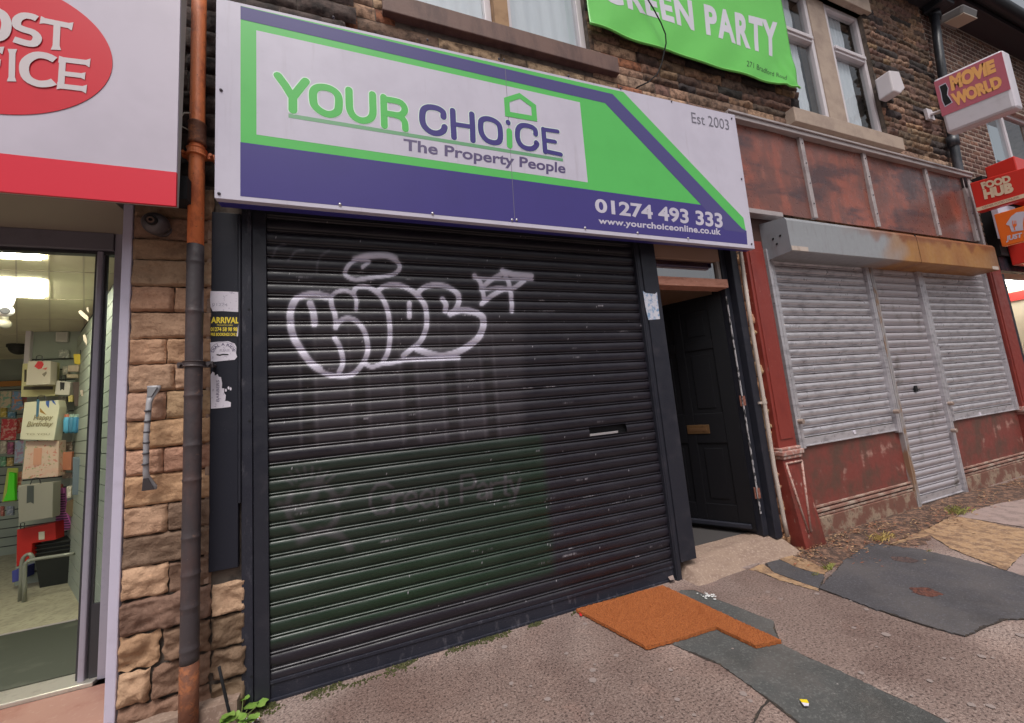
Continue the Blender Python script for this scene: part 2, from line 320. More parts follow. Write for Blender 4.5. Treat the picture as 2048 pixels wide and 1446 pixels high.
sheet('yellow_paving', [(1455, 1132), (1500, 1120), (1520, 1126), (1560, 1150), (1640, 1176), (1638, 1182), (1560, 1160), (1510, 1140)], m_yellow, .001, .0032, .012, 9)

# cracks and joints in the pavement
def crack(pts, w, label, seed):
    mb = MB(); rnd = random.Random(seed); P = []
    for a, b in zip(pts, pts[1:]):
        a, b = G(*a, .0022), G(*b, .0022); n = max(2, int((b - a).length / .02))
        P += [lerp(a, b, k / n) + Vector((.008 * noise.noise(Vector((a.x * 9 + k, seed, 0))), .008 * noise.noise(Vector((k * 1.3, seed, 5))), 0)) for k in range(n)]
    L = []
    for i in range(len(P) - 1):
        d = (P[i + 1] - P[i]).normalized(); nr = Vector((-d.y, d.x, 0)) * w * rnd.uniform(.4, 1.1); L.append((P[i] - nr, P[i] + nr))
    vs = [p for q in L for p in q]; mb.add(vs, [(2 * i, 2 * i + 1, 2 * i + 3, 2 * i + 2) for i in range(len(L) - 1)])
    mb.build('pavement_crack', m_seam, kind='structure')
crack([(1545, 1392), (1520, 1420), (1505, 1450), (1498, 1475)], .006, '', 1)


# ---------------------------------------------------------------- stone walls built block by block
def block(mb, x0, x1, z0, z1, y, relief, rnd, col, res=.012, rough=.6, seam=.006, edge=.014, chip=.5):
    x0 += seam * rnd.uniform(.3, 1); x1 -= seam * rnd.uniform(.3, 1); z0 += seam * rnd.uniform(.3, 1); z1 -= seam * rnd.uniform(.3, 1)
    if x1 - x0 < .015 or z1 - z0 < .015: return
    nu = max(4, int((x1 - x0) / res)); nv = max(4, int((z1 - z0) / res)); sd = rnd.uniform(0, 100)
    tiltx, tiltz = rnd.uniform(-.25, .25), rnd.uniform(-.25, .25)
    def fn(a, b):
        x = lerp(x0, x1, a); z = lerp(z0, z1, b)
        d = min(x - x0, x1 - x, z - z0, z1 - z); e = min(1, d / edge); e = 1 - (1 - e) ** 2
        f = noise.fractal(Vector((x * 9, z * 12, sd)), 1, 2, 4) * rough
        wv = .012 * chip * (1 - e)
        x += wv * noise.noise(Vector((z * 30, sd, 1))); z += wv * noise.noise(Vector((x * 30, sd, 2)))
        return (x, y - relief * (e * (.55 + f + tiltx * (a - .5) + tiltz * (b - .5))), z)
    mb.grid(fn, nu, nv, 0, col)
def vary(rnd, base, v=.12, hue=.04):
    k = 1 + rnd.uniform(-v, v); return tuple(max(0.004, c * k * (1 + rnd.uniform(-hue, hue))) for c in base)

# pier between the two shops
pier = thing('stone_pier', 'tan rock-faced stone pier with sooty lower blocks between post office door and black shutter', 'stone pier', (-0.86, 0.0, 0))
rnd = random.Random(11)
ys = [519, 573, 624, 678, 729, 784.5, 842, 898, 950, 1012, 1070, 1132, 1195, 1265, 1335, 1403, 1490]
zs = [2.60, 2.42] + [F(290, y, -.02).z for y in [478] + ys]
zs = [z for z in zs if z > .0] + [0.0]
joints = {3: [343], 5: [329], 6: [347], 7: [331], 9: [328], 11: [339], 13: [343], 15: [333], 16: [315]}
xl, xr = -1.080, -.600
zboard = F(447, 1140, -.035).z
blk = MB(); base = (0.46, 0.275, 0.17)
for i in range(len(zs) - 1):
    z1, z0 = zs[i], zs[i + 1]
    if z1 - z0 < .02: continue
    key = i - 1
    jx = [F(j, 900, -.02).x for j in joints.get(key, [])]
    xc = [xl] + jx + [-.745, xr] if z0 < .75 or True else [xl] + jx + [xr]
    low = max(0, min(1, (.85 - (z0 + z1) / 2) / .6))
    for k in range(len(xc) - 1):
        a, b = xc[k], xc[k + 1]; mid = (a + b) / 2
        c = vary(rnd, base, .11, .06)
        dark_mix = 0
        if mid > -.93 and .1 < z0 < .95 and mid < -.75: dark_mix = .7  # soot on the lower blocks near the pipe
        if mid > -.93 and z0 <= .5 and mid < -.75: dark_mix = .6
        if mid > -.75: c = vary(rnd, (0.42, 0.27, 0.18), .1, .05) if z0 > .42 else vary(rnd, (.19, .125, .075), .1)
        if z0 > 1.9: dark_mix = .25
        if z1 > 2.3: dark_mix = .45  # top courses are mixed darker towards the top
        c = tuple(lerp(q, s_, dark_mix) for q, s_ in zip(c, (.075, .05, .04)))
        block(blk, a, b, z0, z1, -.02 if mid < -.75 or z1 < zboard - .01 else .035, .030 if low < .6 else .036, rnd, c, res=.0085, rough=.50 + low * .45, seam=.002 + .004 * low, edge=.006 + .008 * low, chip=.5 + low * .8)
blk.build('stone_blocks', m_stone, pier, smooth=True, usecol=True)
mb = MB(); mb.box(xl + .004, xr, -.004, .30, 0, 2.75); mb.build('mortar_core', m_mortar, pier)
# upper stretch of the pier behind the signs
blk = MB(); z = 2.62
while z < 4.6:
    h = rnd.uniform(.1, .16); x = -1.5
    while x < -.2:
        w = rnd.uniform(.2, .4); block(blk, x, x + w, z, z + h, -.0, .03, rnd, vary(rnd, (.075, .05, .042), .3), res=.02); x += w
    z += h
blk.build('dark_stone_blocks', m_ustone, pier, smooth=True, usecol=True)
mb = MB(); mb.box(-1.9, -.2, .002, .3, 2.76, 4.7); mb.build('backing', m_mortar, pier)

# ---------------------------------------------------------------- upper floor of the stone terrace
house = thing('stone_building', 'dark weathered stone upper floor above the estate agent sign and grey shutters', 'building', (2.5, 0.05, 2.6))
UY = 0.05
# window openings
W1 = dict(x0=.26, x1=1.85, z0=4.175, z1=5.9); W2 = dict(x0=4.50, x1=6.11, z0=4.14, z1=5.93)
def in_open(x0, x1, z0, z1):
    for w in (W1, W2):
        if x1 > w['x0'] and x0 < w['x1'] and z1 > w['z0'] - .11 and z0 < w['z1'] + .2: return w
    return None
blk = MB(); rnd = random.Random(5); z = 2.75; row = 0
XE = 7.62
while z < 7.2:
    pale = z < 4.02
    h = rnd.uniform(.07, .105) if not pale else rnd.uniform(.085, .105)
    x = -.3 + rnd.uniform(-.2, 0)
    while x < XE:
        w = rnd.uniform(.16, .55); x1 = min(x + w, XE)
        segs = [(x, x1)]; wo = in_open(x, x1, z, z + h)
        if wo:
            segs = []
            if x < wo['x0'] - .0: segs.append((x, wo['x0']))
            if x1 > wo['x1']: segs.append((wo['x1'], x1))
        for a, b in segs:
            if b - a < .03: continue
            if pale or (z < 4.32 and x < 2.05):
                r = rnd.random(); c = (0.40, 0.255, 0.165) if r < .66 else ((0.36, 0.13, 0.06) if (r < .84 and x < 2.6) else (0.22, 0.13, 0.09))
                if x > 5.5: c = (0.42, 0.28, 0.19)
                block(blk, a, b, z, z + h, UY, .018, rnd, vary(rnd, c, .15, .06), res=.03, rough=.5, seam=.004, edge=.012)
            else:
                r = rnd.random(); c = (0.19, 0.112, 0.078) if r < .6 else ((0.34, 0.20, 0.125) if r < .82 else (0.05, 0.037, 0.034))
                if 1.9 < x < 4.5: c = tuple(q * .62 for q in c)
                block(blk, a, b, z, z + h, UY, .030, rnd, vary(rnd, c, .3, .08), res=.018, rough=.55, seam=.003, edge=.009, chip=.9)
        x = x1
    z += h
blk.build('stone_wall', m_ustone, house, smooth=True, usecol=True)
mb = MB()
def wall_with_holes(mb, x0, x1, z0, z1, y0, y1, holes):
    xs = sorted({x0, x1, *[h['x0'] for h in holes], *[h['x1'] for h in holes]})
    for a, b in zip(xs, xs[1:]):
        hh = [h for h in holes if h['x0'] < (a + b) / 2 < h['x1']]
        if not hh: mb.box(a, b, y0, y1, z0, z1)
        else: mb.box(a, b, y0, y1, z0, hh[0]['z0']); mb.box(a, b, y0, y1, hh[0]['z1'], z1)
wall_with_holes(mb, -.3, XE, 2.75, 7.3, UY + .003, UY + .28, (W1, W2))
mb.build('wall_core', m_mortar, house)
mb = MB(); mb.box(-8, 14, .6, 5, 5.0, 5.05); mb.box(-.3, 7.6, 2.2, 2.3, 3.9, 7.3); mb.box(-.3, 7.6, .34, 2.3, 3.85, 3.9)
mb.build('room_interior', m_roomdark, house)
# sills, mullions, heads
mb = MB(); mb.box(.175, 2.08, -.01, UY + .06, 4.025, 4.175)
mb.build('window_sill', m_sillbrown, house, bevel=.006)
mb = MB(); mb.box(4.21, 6.17, -.05, UY + .06, 3.975, 4.14)
mb.build('window_sill', m_sill, house, bevel=.006, label='pale dressed stone sill')
mb = MB(); mb.box(4.45, 6.22, -.01, UY + .05, 5.93, 6.13); mb.build('window_lintel', m_sill, house, bevel=.006)
mb = MB(); mb.box(5.09, 5.41, .085, UY + .2, 4.142, 5.928); mb.build('stone_mullion', m_sill, house, bevel=.006)
mb = MB(); mb.box(1.0, 1.115, .03, UY + .2, 4.176, 5.9); mb.build('stone_mullion', mat('tan_mullion', (.36, .22, .12), .85, layers=[(8, 6, .4, .7, (.2, .11, .06), .7)]), house)
def pane(mb, x0, x1, y, z0, z1): mb.add([(x0, y, z0), (x1, y, z0), (x1, y, z1), (x0, y, z1)], [(0, 1, 2, 3)])
def window(x0, x1, z0, z1, y, rail=None, curtain='l', lab=None):
    fw = .055; mb = MB()
    mb.box(x0, x0 + fw, y - .035, y + .03, z0, z1); mb.box(x1 - fw, x1, y - .035, y + .03, z0, z1)
    mb.box(x0 + fw, x1 - fw, y - .034, y + .03, z0, z0 + fw); mb.box(x0 + fw, x1 - fw, y - .034, y + .03, z1 - fw, z1)
    if rail: mb.box(x0 + fw, x1 - fw, y - .045, y + .03, rail - .045, rail + .045)
    if rail: mb.box(x0 + fw - .01, x1 - fw + .01, y - .06, y - .045, rail - .01, rail + .035)
    w = mb.build('window', m_upvc, house, bevel=.005)
    g = MB(); pane(g, x0 + fw, x1 - fw, y, z0 + fw, (rail or z1) - fw * .8)
    if rail: pane(g, x0 + fw, x1 - fw, y, rail + .045, z1 - fw)
    g.build('pane', m_glass, w)
    ORG[w.name] = ORG[w.name]
    c = MB(); xa, xb = {'l': (x0 + fw, lerp(x0, x1, .66)), 'f': (x0, x1), 'r': (lerp(x0, x1, .4), x1)}[curtain]
    c.grid(lambda a, b: (lerp(xa, xb, a) + (.012 * math.sin(b * 40) if a == 1 else 0), y + .035 + .006 * math.sin(a * 38 + b * 2), lerp(z0, z1, b)), 60, 20)
    c.build('net_curtain', m_net, w, smooth=True)
    return w
WY = .13
window(.26, 1.0, 4.175, 5.9, WY, None, 'f'); window(1.115, 1.85, 4.175, 5.9, WY, None, 'f')
window(4.50, 5.09, 4.14, 5.93, WY, 5.30, 'l'); window(5.41, 6.11, 4.14, 5.93, WY, 5.30, 'l')
# eaves and neighbour
mb = MB()
mb.box(-1, 14, -.2, UY, 6.52, 6.56); mb.box(-1, 14, -.225, -.2, 6.5, 6.72)
mb.build('soffit_board', mat('dark_soffit', (.03, .028, .035), .6), house)
mb = MB(); mb.grid(lambda a, b: (-1 + 15 * a, -.31 - .085 * math.cos(math.pi * (b)), 6.60 - .085 * math.sin(math.pi * b)), 30, 12)
mb.build('gutter', mat('black_gutter', (.022, .024, .03), .4, bump=[(20, .2, .004)]), house, smooth=True)
mb = MB(); mb.slab([(-1, -.26, 6.74), (14, -.26, 6.74), (14, 3.5, 8.6), (-1, 3.5, 8.6)], (0, 0, .04)); mb.build('roof', mat('slate_roof', (.06, .06, .07), .7), house)

nb = thing('brick_building', 'brown brick building with pale mortar joints beyond the black drainpipe', 'building', (10, .05, 2.6))
blk = MB(); rnd = random.Random(8); z = 2.9; r = 0
NW = dict(x0=8.86, x1=10.6, z0=3.75, z1=5.35)
while z < 6.5:
    x = XE + .02 - (.115 if r % 2 else 0)
    while x < 12.2:
        a, b = max(x, XE + .02), x + .225
        segs = [(a, b)]
        if b > NW['x0'] and a < NW['x1'] and z + .07 > NW['z0'] and z < NW['z1']:
            segs = [(a, NW['x0'])] if a < NW['x0'] else ([(NW['x1'], b)] if b > NW['x1'] else [])
        for p, q in segs:
            block(blk, p, q, z, z + .075, UY, .012, rnd, vary(rnd, (.15, .075, .055) if rnd.random() < .8 else (.24, .13, .09), .25), res=.03, rough=.3, seam=.010, edge=.008)
        x += .225
    z += .075; r += 1
blk.build('brick_wall', m_ustone, nb, smooth=True, usecol=True)
mb = MB(); wall_with_holes(mb, XE + .01, 12.4, 2.6, 6.55, UY + .001, UY + .28, (NW,)); mb.build('wall_core', m_palemortar, nb)
fw = MB(); x0, x1, z0, z1 = NW['x0'], NW['x1'], NW['z0'], NW['z1']
fw.box(x0, x0 + .06, .1, .16, z0, z1); fw.box(x1 - .06, x1, .1, .16, z0, z1); fw.box(x0 + .06, x1 - .06, .101, .16, z0, z0 + .06); fw.box(x0 + .06, x1 - .06, .101, .16, z1 - .06, z1); fw.box(9.62, 9.69, .101, .16, z0 + .06, z1 - .06)
w = fw.build('window', m_upvc, nb)
mb = MB(); pane(mb, x0 + .06, 9.62, .12, z0 + .06, z1 - .06); pane(mb, 9.69, x1 - .06, .12, z0 + .06, z1 - .06); mb.build('pane', m_glass, w)
mb = MB(); mb.grid(lambda a, b: (x0 + .03 + .66 * a, .22 + .01 * math.sin(a * 40), lerp(z0, z1, b)), 40, 2)
mb.build('window_blind', mat('pale_blue_blind', (.55, .62, .72), .9), w, smooth=True)
mb = MB(); mb.box(XE, 12.4, .34, 2, 3.0, 3.05); mb.box(XE, 12.4, 1.2, 1.25, 3.05, 6.4); mb.build('room_interior', m_roomdark, nb)

# ---------------------------------------------------------------- black downpipe between the buildings
dp = thing('drainpipe', 'black cast drainpipe running down the wall left of the movie sign', 'drainpipe', (7.8, -.05, 3.6))
mb = MB(); mb.tube([F(1868, 20, -.04), F(1876, 90, -.04), F(1888, 170, -.04), F(1898, 240, -.04), F(1908, 290, -.04), F(1918, 345, -.04), F(1926, 378, -.04)], .046, 12)
m_bp = mat('black_pipe', (.025, .028, .036), .4, layers=[(12, 6, .5, .7, (.07, .07, .085), .8, (1, 1, .3))], bump=[(40, .3, .003)])
mb.build('pipe', m_bp, dp, smooth=True)
mb = MB()
for p in (F(1870, 30, -.04), F(1906, 283, -.04)): mb.tube([p - Vector((0, 0, .07)), p + Vector((0, 0, .07))], .060, 12); mb.build('pipe_collar', m_bp, dp, smooth=True); mb = MB()
mb = MB(); p = F(1870, 8, -.06); mb.box(p.x - .14, p.x + .12, -.2, .03, p.z - .12, p.z + .2); mb.build('hopper_head', m_bp, dp, bevel=.015)

# floodlight under the eaves
fl = thing('floodlight', 'boxy grey floodlight on a bracket high under the black gutter', 'light', F(1915, 40, -.25))
c = F(1917, 35, -.35); a = F(1888, 48, -.2); b = F(1945, 20, -.2)
mb = MB(); mb.ob(c, (.19, 0, .015), (0, .10, .025), (-.01, -.02, .05)); mb.build('lamp_housing', mat('lamp_grey', (.16, .15, .15), .5), fl, bevel=.02)
mb = MB(); mb.ob(c + Vector((0, -.012, -.057)), (.175, 0, .015), (0, .085, .02), (0, 0, .006)); mb.build('lamp_glass', mat('lamp_lens', (.42, .34, .27), .3), fl)


# alarm box
al = thing('alarm_box', 'white alarm box on the dark stone wall right of the upper window', 'alarm box', (6.2, 0, 4.8))
f0 = [F(1776, 132, -.09), F(1806, 130, -.09), F(1814, 176, -.09), F(1786, 187, -.09)]
x0, x1 = 6.12, 6.42
mb = MB(); mb.slab([(6.00, -.13, 4.94), (6.22, -.13, 4.98), (6.27, -.13, 4.76), (6.14, -.13, 4.66), (6.0, -.13, 4.66)], (0, .15, 0)); mb.build('casing', m_upvc, al, bevel=.015)


# ---------------------------------------------------------------- big estate agent sign
SY = -.20
es = thing('shop_sign', 'wide white, green and purple fascia sign reading YOUR CHOICE above the black shutter', 'sign', (1.2, SY, 2.46))
TL = F(432, -8, SY); BL = F(428.8, 396, SY); TR = F(1469.4, 229.9, SY); BR = F(1510, 497.8, SY)
TL = Vector((BL.x, SY, 3.60))
mb = MB(); mb.slab([TL, TR, BR, BL], (0, .035, 0)); mb.build('panel', m_signwhite, es, bevel=.002)
mb = MB(); t1 = [TL, TR, BR, BL]; cc = sum(t1, Vector()) / 4
mb.box(BL.x + .006, BR.x - .006, SY + .035, SY + .075, BL.z - .005, TL.z + .012)
mb.slab([(TL.x - .004, SY + .037, TL.z + .01), (TR.x, SY + .037, TR.z + .018), (TR.x, SY + .037, TR.z - .1), (TL.x - .004, SY + .037, TL.z - .1)], (0, .05, 0))
mb.build('backing_tray', mat('deep_blue_edge', (.05, .045, .26), .35), es)
mb = MB(); mb.box(BL.x + .3, BR.x - .1, SY + .075, .04, BL.z + .12, BL.z + .9); mb.build('support_frame', m_dark, es)
def S(px, py, k=1): return F(px, py, SY - .0004 * k)
# artwork
mb = MB()
tline = lambda x: lerp(TL.z, TR.z, (x - TL.x) / (TR.x - TL.x))
gl, gp, pt, pb = S(481, 290).x, None, None, None
A = S(481, 392); B = S(1495, 489); zb = (A.z + B.z) / 2
# green field, full strip
gx0 = A.x; e1 = S(1234, 180); e2 = S(1490, 443); e3 = S(1492, 470)
mb.slab([S(481, 284), Vector((gx0, S(481, 284).y, TL.z - .015)), Vector((S(1246, 178).x, S(481, 284).y, tline(S(1246, 178).x) - .02)), S(1487, 436), S(1493, 468), S(1470, 470), S(1405, 410)], (0, .001, 0))
mb.build('green_field', m_green, es)
mb = MB()
mb.slab([S(480.6, 392, 2), S(480.6, 284, 2), S(1405, 410, 2), S(1493, 462, 2), S(1495, 489, 2)], (0, .001, 0))
mb.build('purple_band', m_purple, es)
mb = MB()
ptsU = [S(481, 12, 3), S(1225, 188, 3), S(1440, 412, 3), S(1493, 466, 3)]; ptsL = [S(1450, 460, 3), S(1405, 410, 3), S(1210, 206, 3), S(481, 38, 3)]
mb.slab([ptsU[0], ptsU[1], ptsL[2], ptsL[3]], (0, .001, 0)); mb.slab([ptsU[1], ptsU[3], ptsL[0], ptsL[2]], (0, .001, 0))
mb.build('purple_stripe', mat('sign_purple_stripe', (0.085, 0.076, 0.22), .45, spec=.15), es)
mb = MB(); mb.slab([S(512.6, 60.5, 2), S(1159.7, 204.6, 2), S(1175.6, 364.7, 2), S(513, 269, 2)], (0, .001, 0)); mb.build('logo_panel', m_signwhite, es)
# logo strokes (coordinates read in the plane of the sign)
def c1(x, y): return (530 + x / 6.206, 130 + y / 6.206)
def c2(x, y): return (800 + x / 5.389, 170 + y / 5.389)
def stroke(mb, pts, w, conv, k, cap=5, mi=0): ribbon(mb, [S(*conv(*p), k) for p in pts], w, mi=mi, cap=cap)
def sm(pts, n=4, closed=False):
    """Catmull-Rom through 2D points"""
    P = list(pts); out = []
    L = len(P)
    g = (lambda i: P[i % L]) if closed else (lambda i: P[max(0, min(L - 1, i))])
    for i in range(L if closed else L - 1):
        a, b, c, d = g(i - 1), g(i), g(i + 1), g(i + 2)
        for k in range(n):
            t = k / n
            out.append(tuple(.5 * (2 * b[j] + (c[j] - a[j]) * t + (2 * a[j] - 5 * b[j] + 4 * c[j] - d[j]) * t * t + (3 * b[j] - a[j] - 3 * c[j] + d[j]) * t ** 3) for j in range(2)))
    out.append(P[0] if closed else P[-1]); return out
YOUR = [([(160, 130), (250, 250), (335, 390)], .062), ([(505, 200), (430, 290), (348, 395)], .062), ([(346, 385), (346, 560)], .062),
        (sm([(600, 330), (640, 285), (710, 272), (800, 290), (880, 340), (915, 410), (915, 520), (895, 580), (830, 610), (760, 605), (680, 565), (615, 500), (597, 420)], 3, True), .060),
        (sm([(1042, 308), (1045, 430), (1052, 545), (1095, 630), (1170, 680), (1250, 688), (1315, 655), (1340, 590), (1338, 470), (1335, 362)], 3), .058),
        ([(1472, 395), (1476, 560), (1482, 755)], .056), (sm([(1476, 422), (1600, 440), (1690, 470), (1735, 540), (1715, 600), (1660, 622), (1590, 612), (1484, 595)], 3), .056), (sm([(1600, 615), (1690, 650), (1735, 710), (1743, 795)], 3), .056)]
CHO = [(sm([(468, 345), (462, 290), (400, 250), (310, 238), (255, 265), (240, 330), (245, 400), (275, 460), (340, 510), (410, 520), (465, 495), (482, 450)], 3), .056),
       ([(568, 275), (574, 420), (582, 565)], .054), ([(774, 312), (782, 450), (786, 598)], .054), ([(578, 420), (780, 452)], .046),
       (sm([(870, 420), (880, 380), (930, 362), (1000, 378), (1060, 420), (1080, 480), (1082, 570), (1060, 615), (1000, 620), (930, 590), (885, 530), (870, 470)], 3, True), .054),
       ([(1165, 400), (1166, 408)], .052),
       (sm([(1462, 530), (1455, 480), (1400, 445), (1320, 435), (1275, 470), (1266, 540), (1280, 610), (1320, 660), (1380, 685), (1440, 680), (1475, 640), (1470, 620)], 3), .053),
       ([(1545, 475), (1555, 590), (1565, 720)], .052), ([(1548, 478), (1700, 500)], .044), ([(1558, 592), (1672, 612)], .044), ([(1568, 712), (1735, 748)], .046)]
for nm, LS, m_, cv in (('logo_lettering_green', YOUR, m_green, c1), ('logo_lettering_purple', CHO, m_purple, c2)):
    mb = MB(); ho = MB()
    for i, (pp, w) in enumerate(LS):
        stroke(ho, pp, w * .69 + .010, cv, 3 + i * .12); stroke(mb, pp, w * .69, cv, 5 + i * .3)
    ho.build('letter_outline', m_halo, es); mb.build(nm, m_, es)
mb = MB(); stroke(mb, [(1178, 495), (1182, 655)], .040, c2, 5); stroke(mb, [(1150, 160), (1290, 115), (1440, 225), (1450, 362), (1160, 312), (1150, 160)], .038, c2, 6, cap=0); mb.build('house_emblem', m_green, es)
p = [S(577, 231, 3.5), S(1126, 320, 3.5)]
mb = MB(); ribbon(mb, p, .024, cap=0)
mb.build('underline', m_greenline, es)
mb = MB(); text_on(mb, 'The Property People', [S(807, 277, 4), S(1131, 327, 4), S(1131, 347, 4), S(807, 300, 4)], bold=.024, space=1.0)
mb.build('tagline', mat('tagline_ink', (.085, .06, .16), .4), es)
mb = MB(); text_on(mb, '01274 493 333', [S(1189, 397, 4), S(1444, 427, 4), S(1446, 456, 4), S(1191, 424, 4)], bold=.03)
text_on(mb, 'www.yourchoiceonline.co.uk', [S(1197, 435, 4), S(1441, 457, 4), S(1442, 470, 4), S(1197, 447, 4)], bold=.03, space=1.05)
mb.build('phone_and_web_lettering', m_signwhite, es)
mb = MB(); text_on(mb, 'Est 2003', [S(1382, 224, 4), S(1457, 240, 4), S(1459, 260, 4), S(1384, 245, 4)], bold=.0)
mb.build('date_lettering', m_grey_txt, es)
mb = MB()
for q in [(680, 409), (865, 427), (1024, 440), (1033, 440), (1170, 456), (1275, 466), (1376, 477)]: mb.ball(S(*q, 3), .009, 8, 6)
mb.build('screw_heads', m_screw, es, smooth=True)
mb = MB()
for q in [(442, 180), (438, 387), (667, 35), (855, 80), (998, 118), (1008, 120), (1137, 152), (1241, 177), (1343, 203), (1463, 237), (1483, 358), (1503, 488)]: mb.ball(S(*q, 3), .008, 8, 6)
mb.build('dark_screw_heads', m_darkscrew, es, smooth=True)
mb = MB(); q = [S(1010, 135, 4.5), S(1029, 437, 4.5)]; mb.slab([q[0], q[0] + Vector((.003, 0, 0)), q[1] + Vector((.003, 0, 0)), q[1]], (0, .0006, 0)); mb.build('panel_joint', m_grey_txt, es)

# ---------------------------------------------------------------- post office sign
PY = -.30
po = thing('shop_sign', 'white lightbox sign with red oval reading POST OFFICE and red lower band', 'sign', (-2, PY, 2.35))
m_powhite = mat('acrylic_white', (0.55, 0.50, 0.585), 0.4, spec=.2, layers=[(2, 4, .4, .7, (.45, .41, .48), .5)])
m_pored = mat('acrylic_red', (0.60, 0.028, 0.045), 0.35, spec=.25, layers=[(2, 3, .4, .7, (.52, .02, .035), .5)])
m_poband = mat('acrylic_red_band', (0.66, 0.030, 0.055), 0.4, spec=.25)
z0 = 2.349; zr = 2.515; zt = 3.75; xr_ = -.803; xl_ = -4.2
mb = MB(); mb.slab([(xl_, PY, zr), (xr_, PY, zr), (xr_, PY, zt), (xl_, PY, zt)], (0, .012, 0)); mb.build('white_face', m_powhite, po)
mb = MB(); mb.slab([(xl_, PY - .001, z0), (xr_, PY - .001, z0), (xr_, PY - .001, zr), (xl_, PY - .001, zr)], (0, .012, 0)); mb.build('red_band', m_poband, po)
mb = MB(); b = [(xl_, PY + .013, z0 + .006), (xr_ - .001, PY + .013, z0 + .006), (xr_ - .001, PY + .013, zt), (xl_, PY + .013, zt)]
c = [(xl_, PY + .03, z0 + .006), (xr_ - .001, PY + .03, z0 + .006), (xr_ - .001, PY + .085, zt), (xl_, PY + .085, zt)]
mb.add(b + c, [(0, 1, 2, 3), (7, 6, 5, 4), (0, 4, 5, 1), (1, 5, 6, 2), (2, 6, 7, 3), (3, 7, 4, 0)]); mb.build('casing', mat('casing_grey', (.40, .38, .36), .5), po)
mb = MB(); n = 96; ec, er = (-1.4317, 3.0103), (.3859, .3226)
mb.slab([(ec[0] + er[0] * math.cos(2 * math.pi * i / n), PY - .0025, ec[1] + er[1] * math.sin(2 * math.pi * i / n)) for i in range(n)], (0, .0015, 0)); mb.build('red_oval', m_pored, po)
def c5(x, y, k=3): return F(x / 3.4423, y / 3.4423, PY - .0026 - .0004 * k)
mb = MB()
# S T C E I strokes with flared ends
def bar(p, q, w, k, fl0=0, fl1=0):
    p, q = Vector(p), Vector(q); t = (q - p).normalized(); nn = Vector((-t.y, t.x)) * w / 2
    L = [p + nn, q + nn]; Rr = [p - nn, q - nn]
    poly = []
    if fl1: poly += [q - t * 22 + nn, q + nn * (1 + fl1) + t * 8, q - nn * (1 + fl1) + t * 8, q - t * 22 - nn]
    else: poly += [q + nn, q - nn]
    if fl0: poly += [p + t * 22 - nn, p - nn * (1 + fl0) - t * 8, p + nn * (1 + fl0) - t * 8, p + t * 22 + nn]
    else: poly += [p - nn, p + nn]
    mb.slab([c5(a.x, a.y, k) for a in poly], (0, .0005, 0))
for i, (p, q, w, f0, f1) in enumerate([((285, 138), (492, 180), 36, .5, .6), ((393, 165), (385, 335), 48, 0, .5), ((85, 345), (80, 552), 44, .5, .5), ((432, 400), (418, 608), 46, 0, 0), ((412, 408), (612, 432), 34, .4, .8), ((430, 505), (578, 522), 32, 0, .6), ((400, 590), (588, 612), 34, .5, .8),
        ((-40, 330), (15, 345), 34, 0, .6), ((-60, 425), (-5, 432), 32, 0, .6), ((-75, 325), (-85, 540), 44, .5, .5), ((-240, 305), (-130, 322), 34, .4, .8), ((-235, 305), (-245, 520), 44, 0, .5), ((-240, 405), (-150, 415), 32, 0, .6),
        ((-395, 20), (-400, 240), 46, .5, .5)]):
    bar(p, q, w, 4 + i * .3, f0, f1)
def st5(pts, w, k, cap=0): ribbon(mb, [c5(*p, k) for p in pts], w, cap=cap)
st5(sm([(255, 128), (215, 112), (160, 108), (118, 135), (118, 178), (165, 203), (225, 222), (258, 258), (235, 298), (180, 296), (95, 270)], 3), .029, 8)
st5(sm([(378, 412), (320, 385), (245, 380), (180, 420), (165, 480), (190, 540), (260, 575), (330, 575), (372, 562)], 3), .031, 9)
st5(sm([(-30, 72), (20, 100), (45, 160), (30, 230), (-20, 262), (-90, 250), (-140, 205), (-150, 140), (-120, 85), (-70, 65)], 3, True), .032, 8.5)
st5(sm([(-395, 30), (-300, 40), (-250, 80), (-290, 130), (-390, 135)], 3), .029, 9)
mb.build('lettering', mat('sign_letter_white', (.56, .50, .52), .4), po)

# pipe tie
mb = MB(); mb.tube([F(380, 226, -.15), F(368, 226, -.17), F(358, 238, -.18), F(362, 252, -.18), F(379, 261, -.14)], .0035, 6)
mb.build('cable_loop', mat('pale_cable', (.35, .33, .27), .5), smooth=True, label='thin pale cable loop poking out beside the rusty pipe joint', cat='cable')

# ---------------------------------------------------------------- big downpipe
dpx = F(391, 500, -.12).x
px_ = lambda z: dpx + (0.006 if z < 1.2 else 0)
bp = thing('drainpipe', 'thick cast iron downpipe, orange above and dark below, left of black shutter', 'drainpipe', (dpx, -.12, 0))
zsplit = F(391, 487, -.154).z
mb = MB(); mb.tube([(dpx, -.12, zsplit), (dpx, -.12, 2.62), (dpx, -.12, 2.7), (dpx, -.12, 4.6)], [.0335, .0335, .0325, .0325], 24); mb.build('orange_pipe_section', m_rustpipe, bp, smooth=True)
zr2 = F(386, 1330, -.154).z
zz_ = [F(390, y, -.154).z for y in (520, 620, 790, 890, 960, 1075, 1150, 1215, 1300)]
pth = [(dpx, -.12, zsplit + .004)]; rad = [.0345]
for z in zz_:
    for dz, r in ((.03, .0345), (.007, .0345), (.002, .0365), (-.003, .0365), (-.008, .0345), (-.03, .0345)): pth.append((dpx, -.12, z + dz)); rad.append(r )
pth.append((dpx, -.12, zr2)); rad.append(.035)
mb = MB(); mb.tube(pth, rad, 24); mb.build('dark_pipe_section', m_ironpipe, bp, smooth=True)
mb = MB(); mb.tube([(dpx, -.12, zr2 + .001), (dpx, -.12, -.02)], .0352, 24); mb.build('rusty_foot', m_rustdeep, bp, smooth=True)
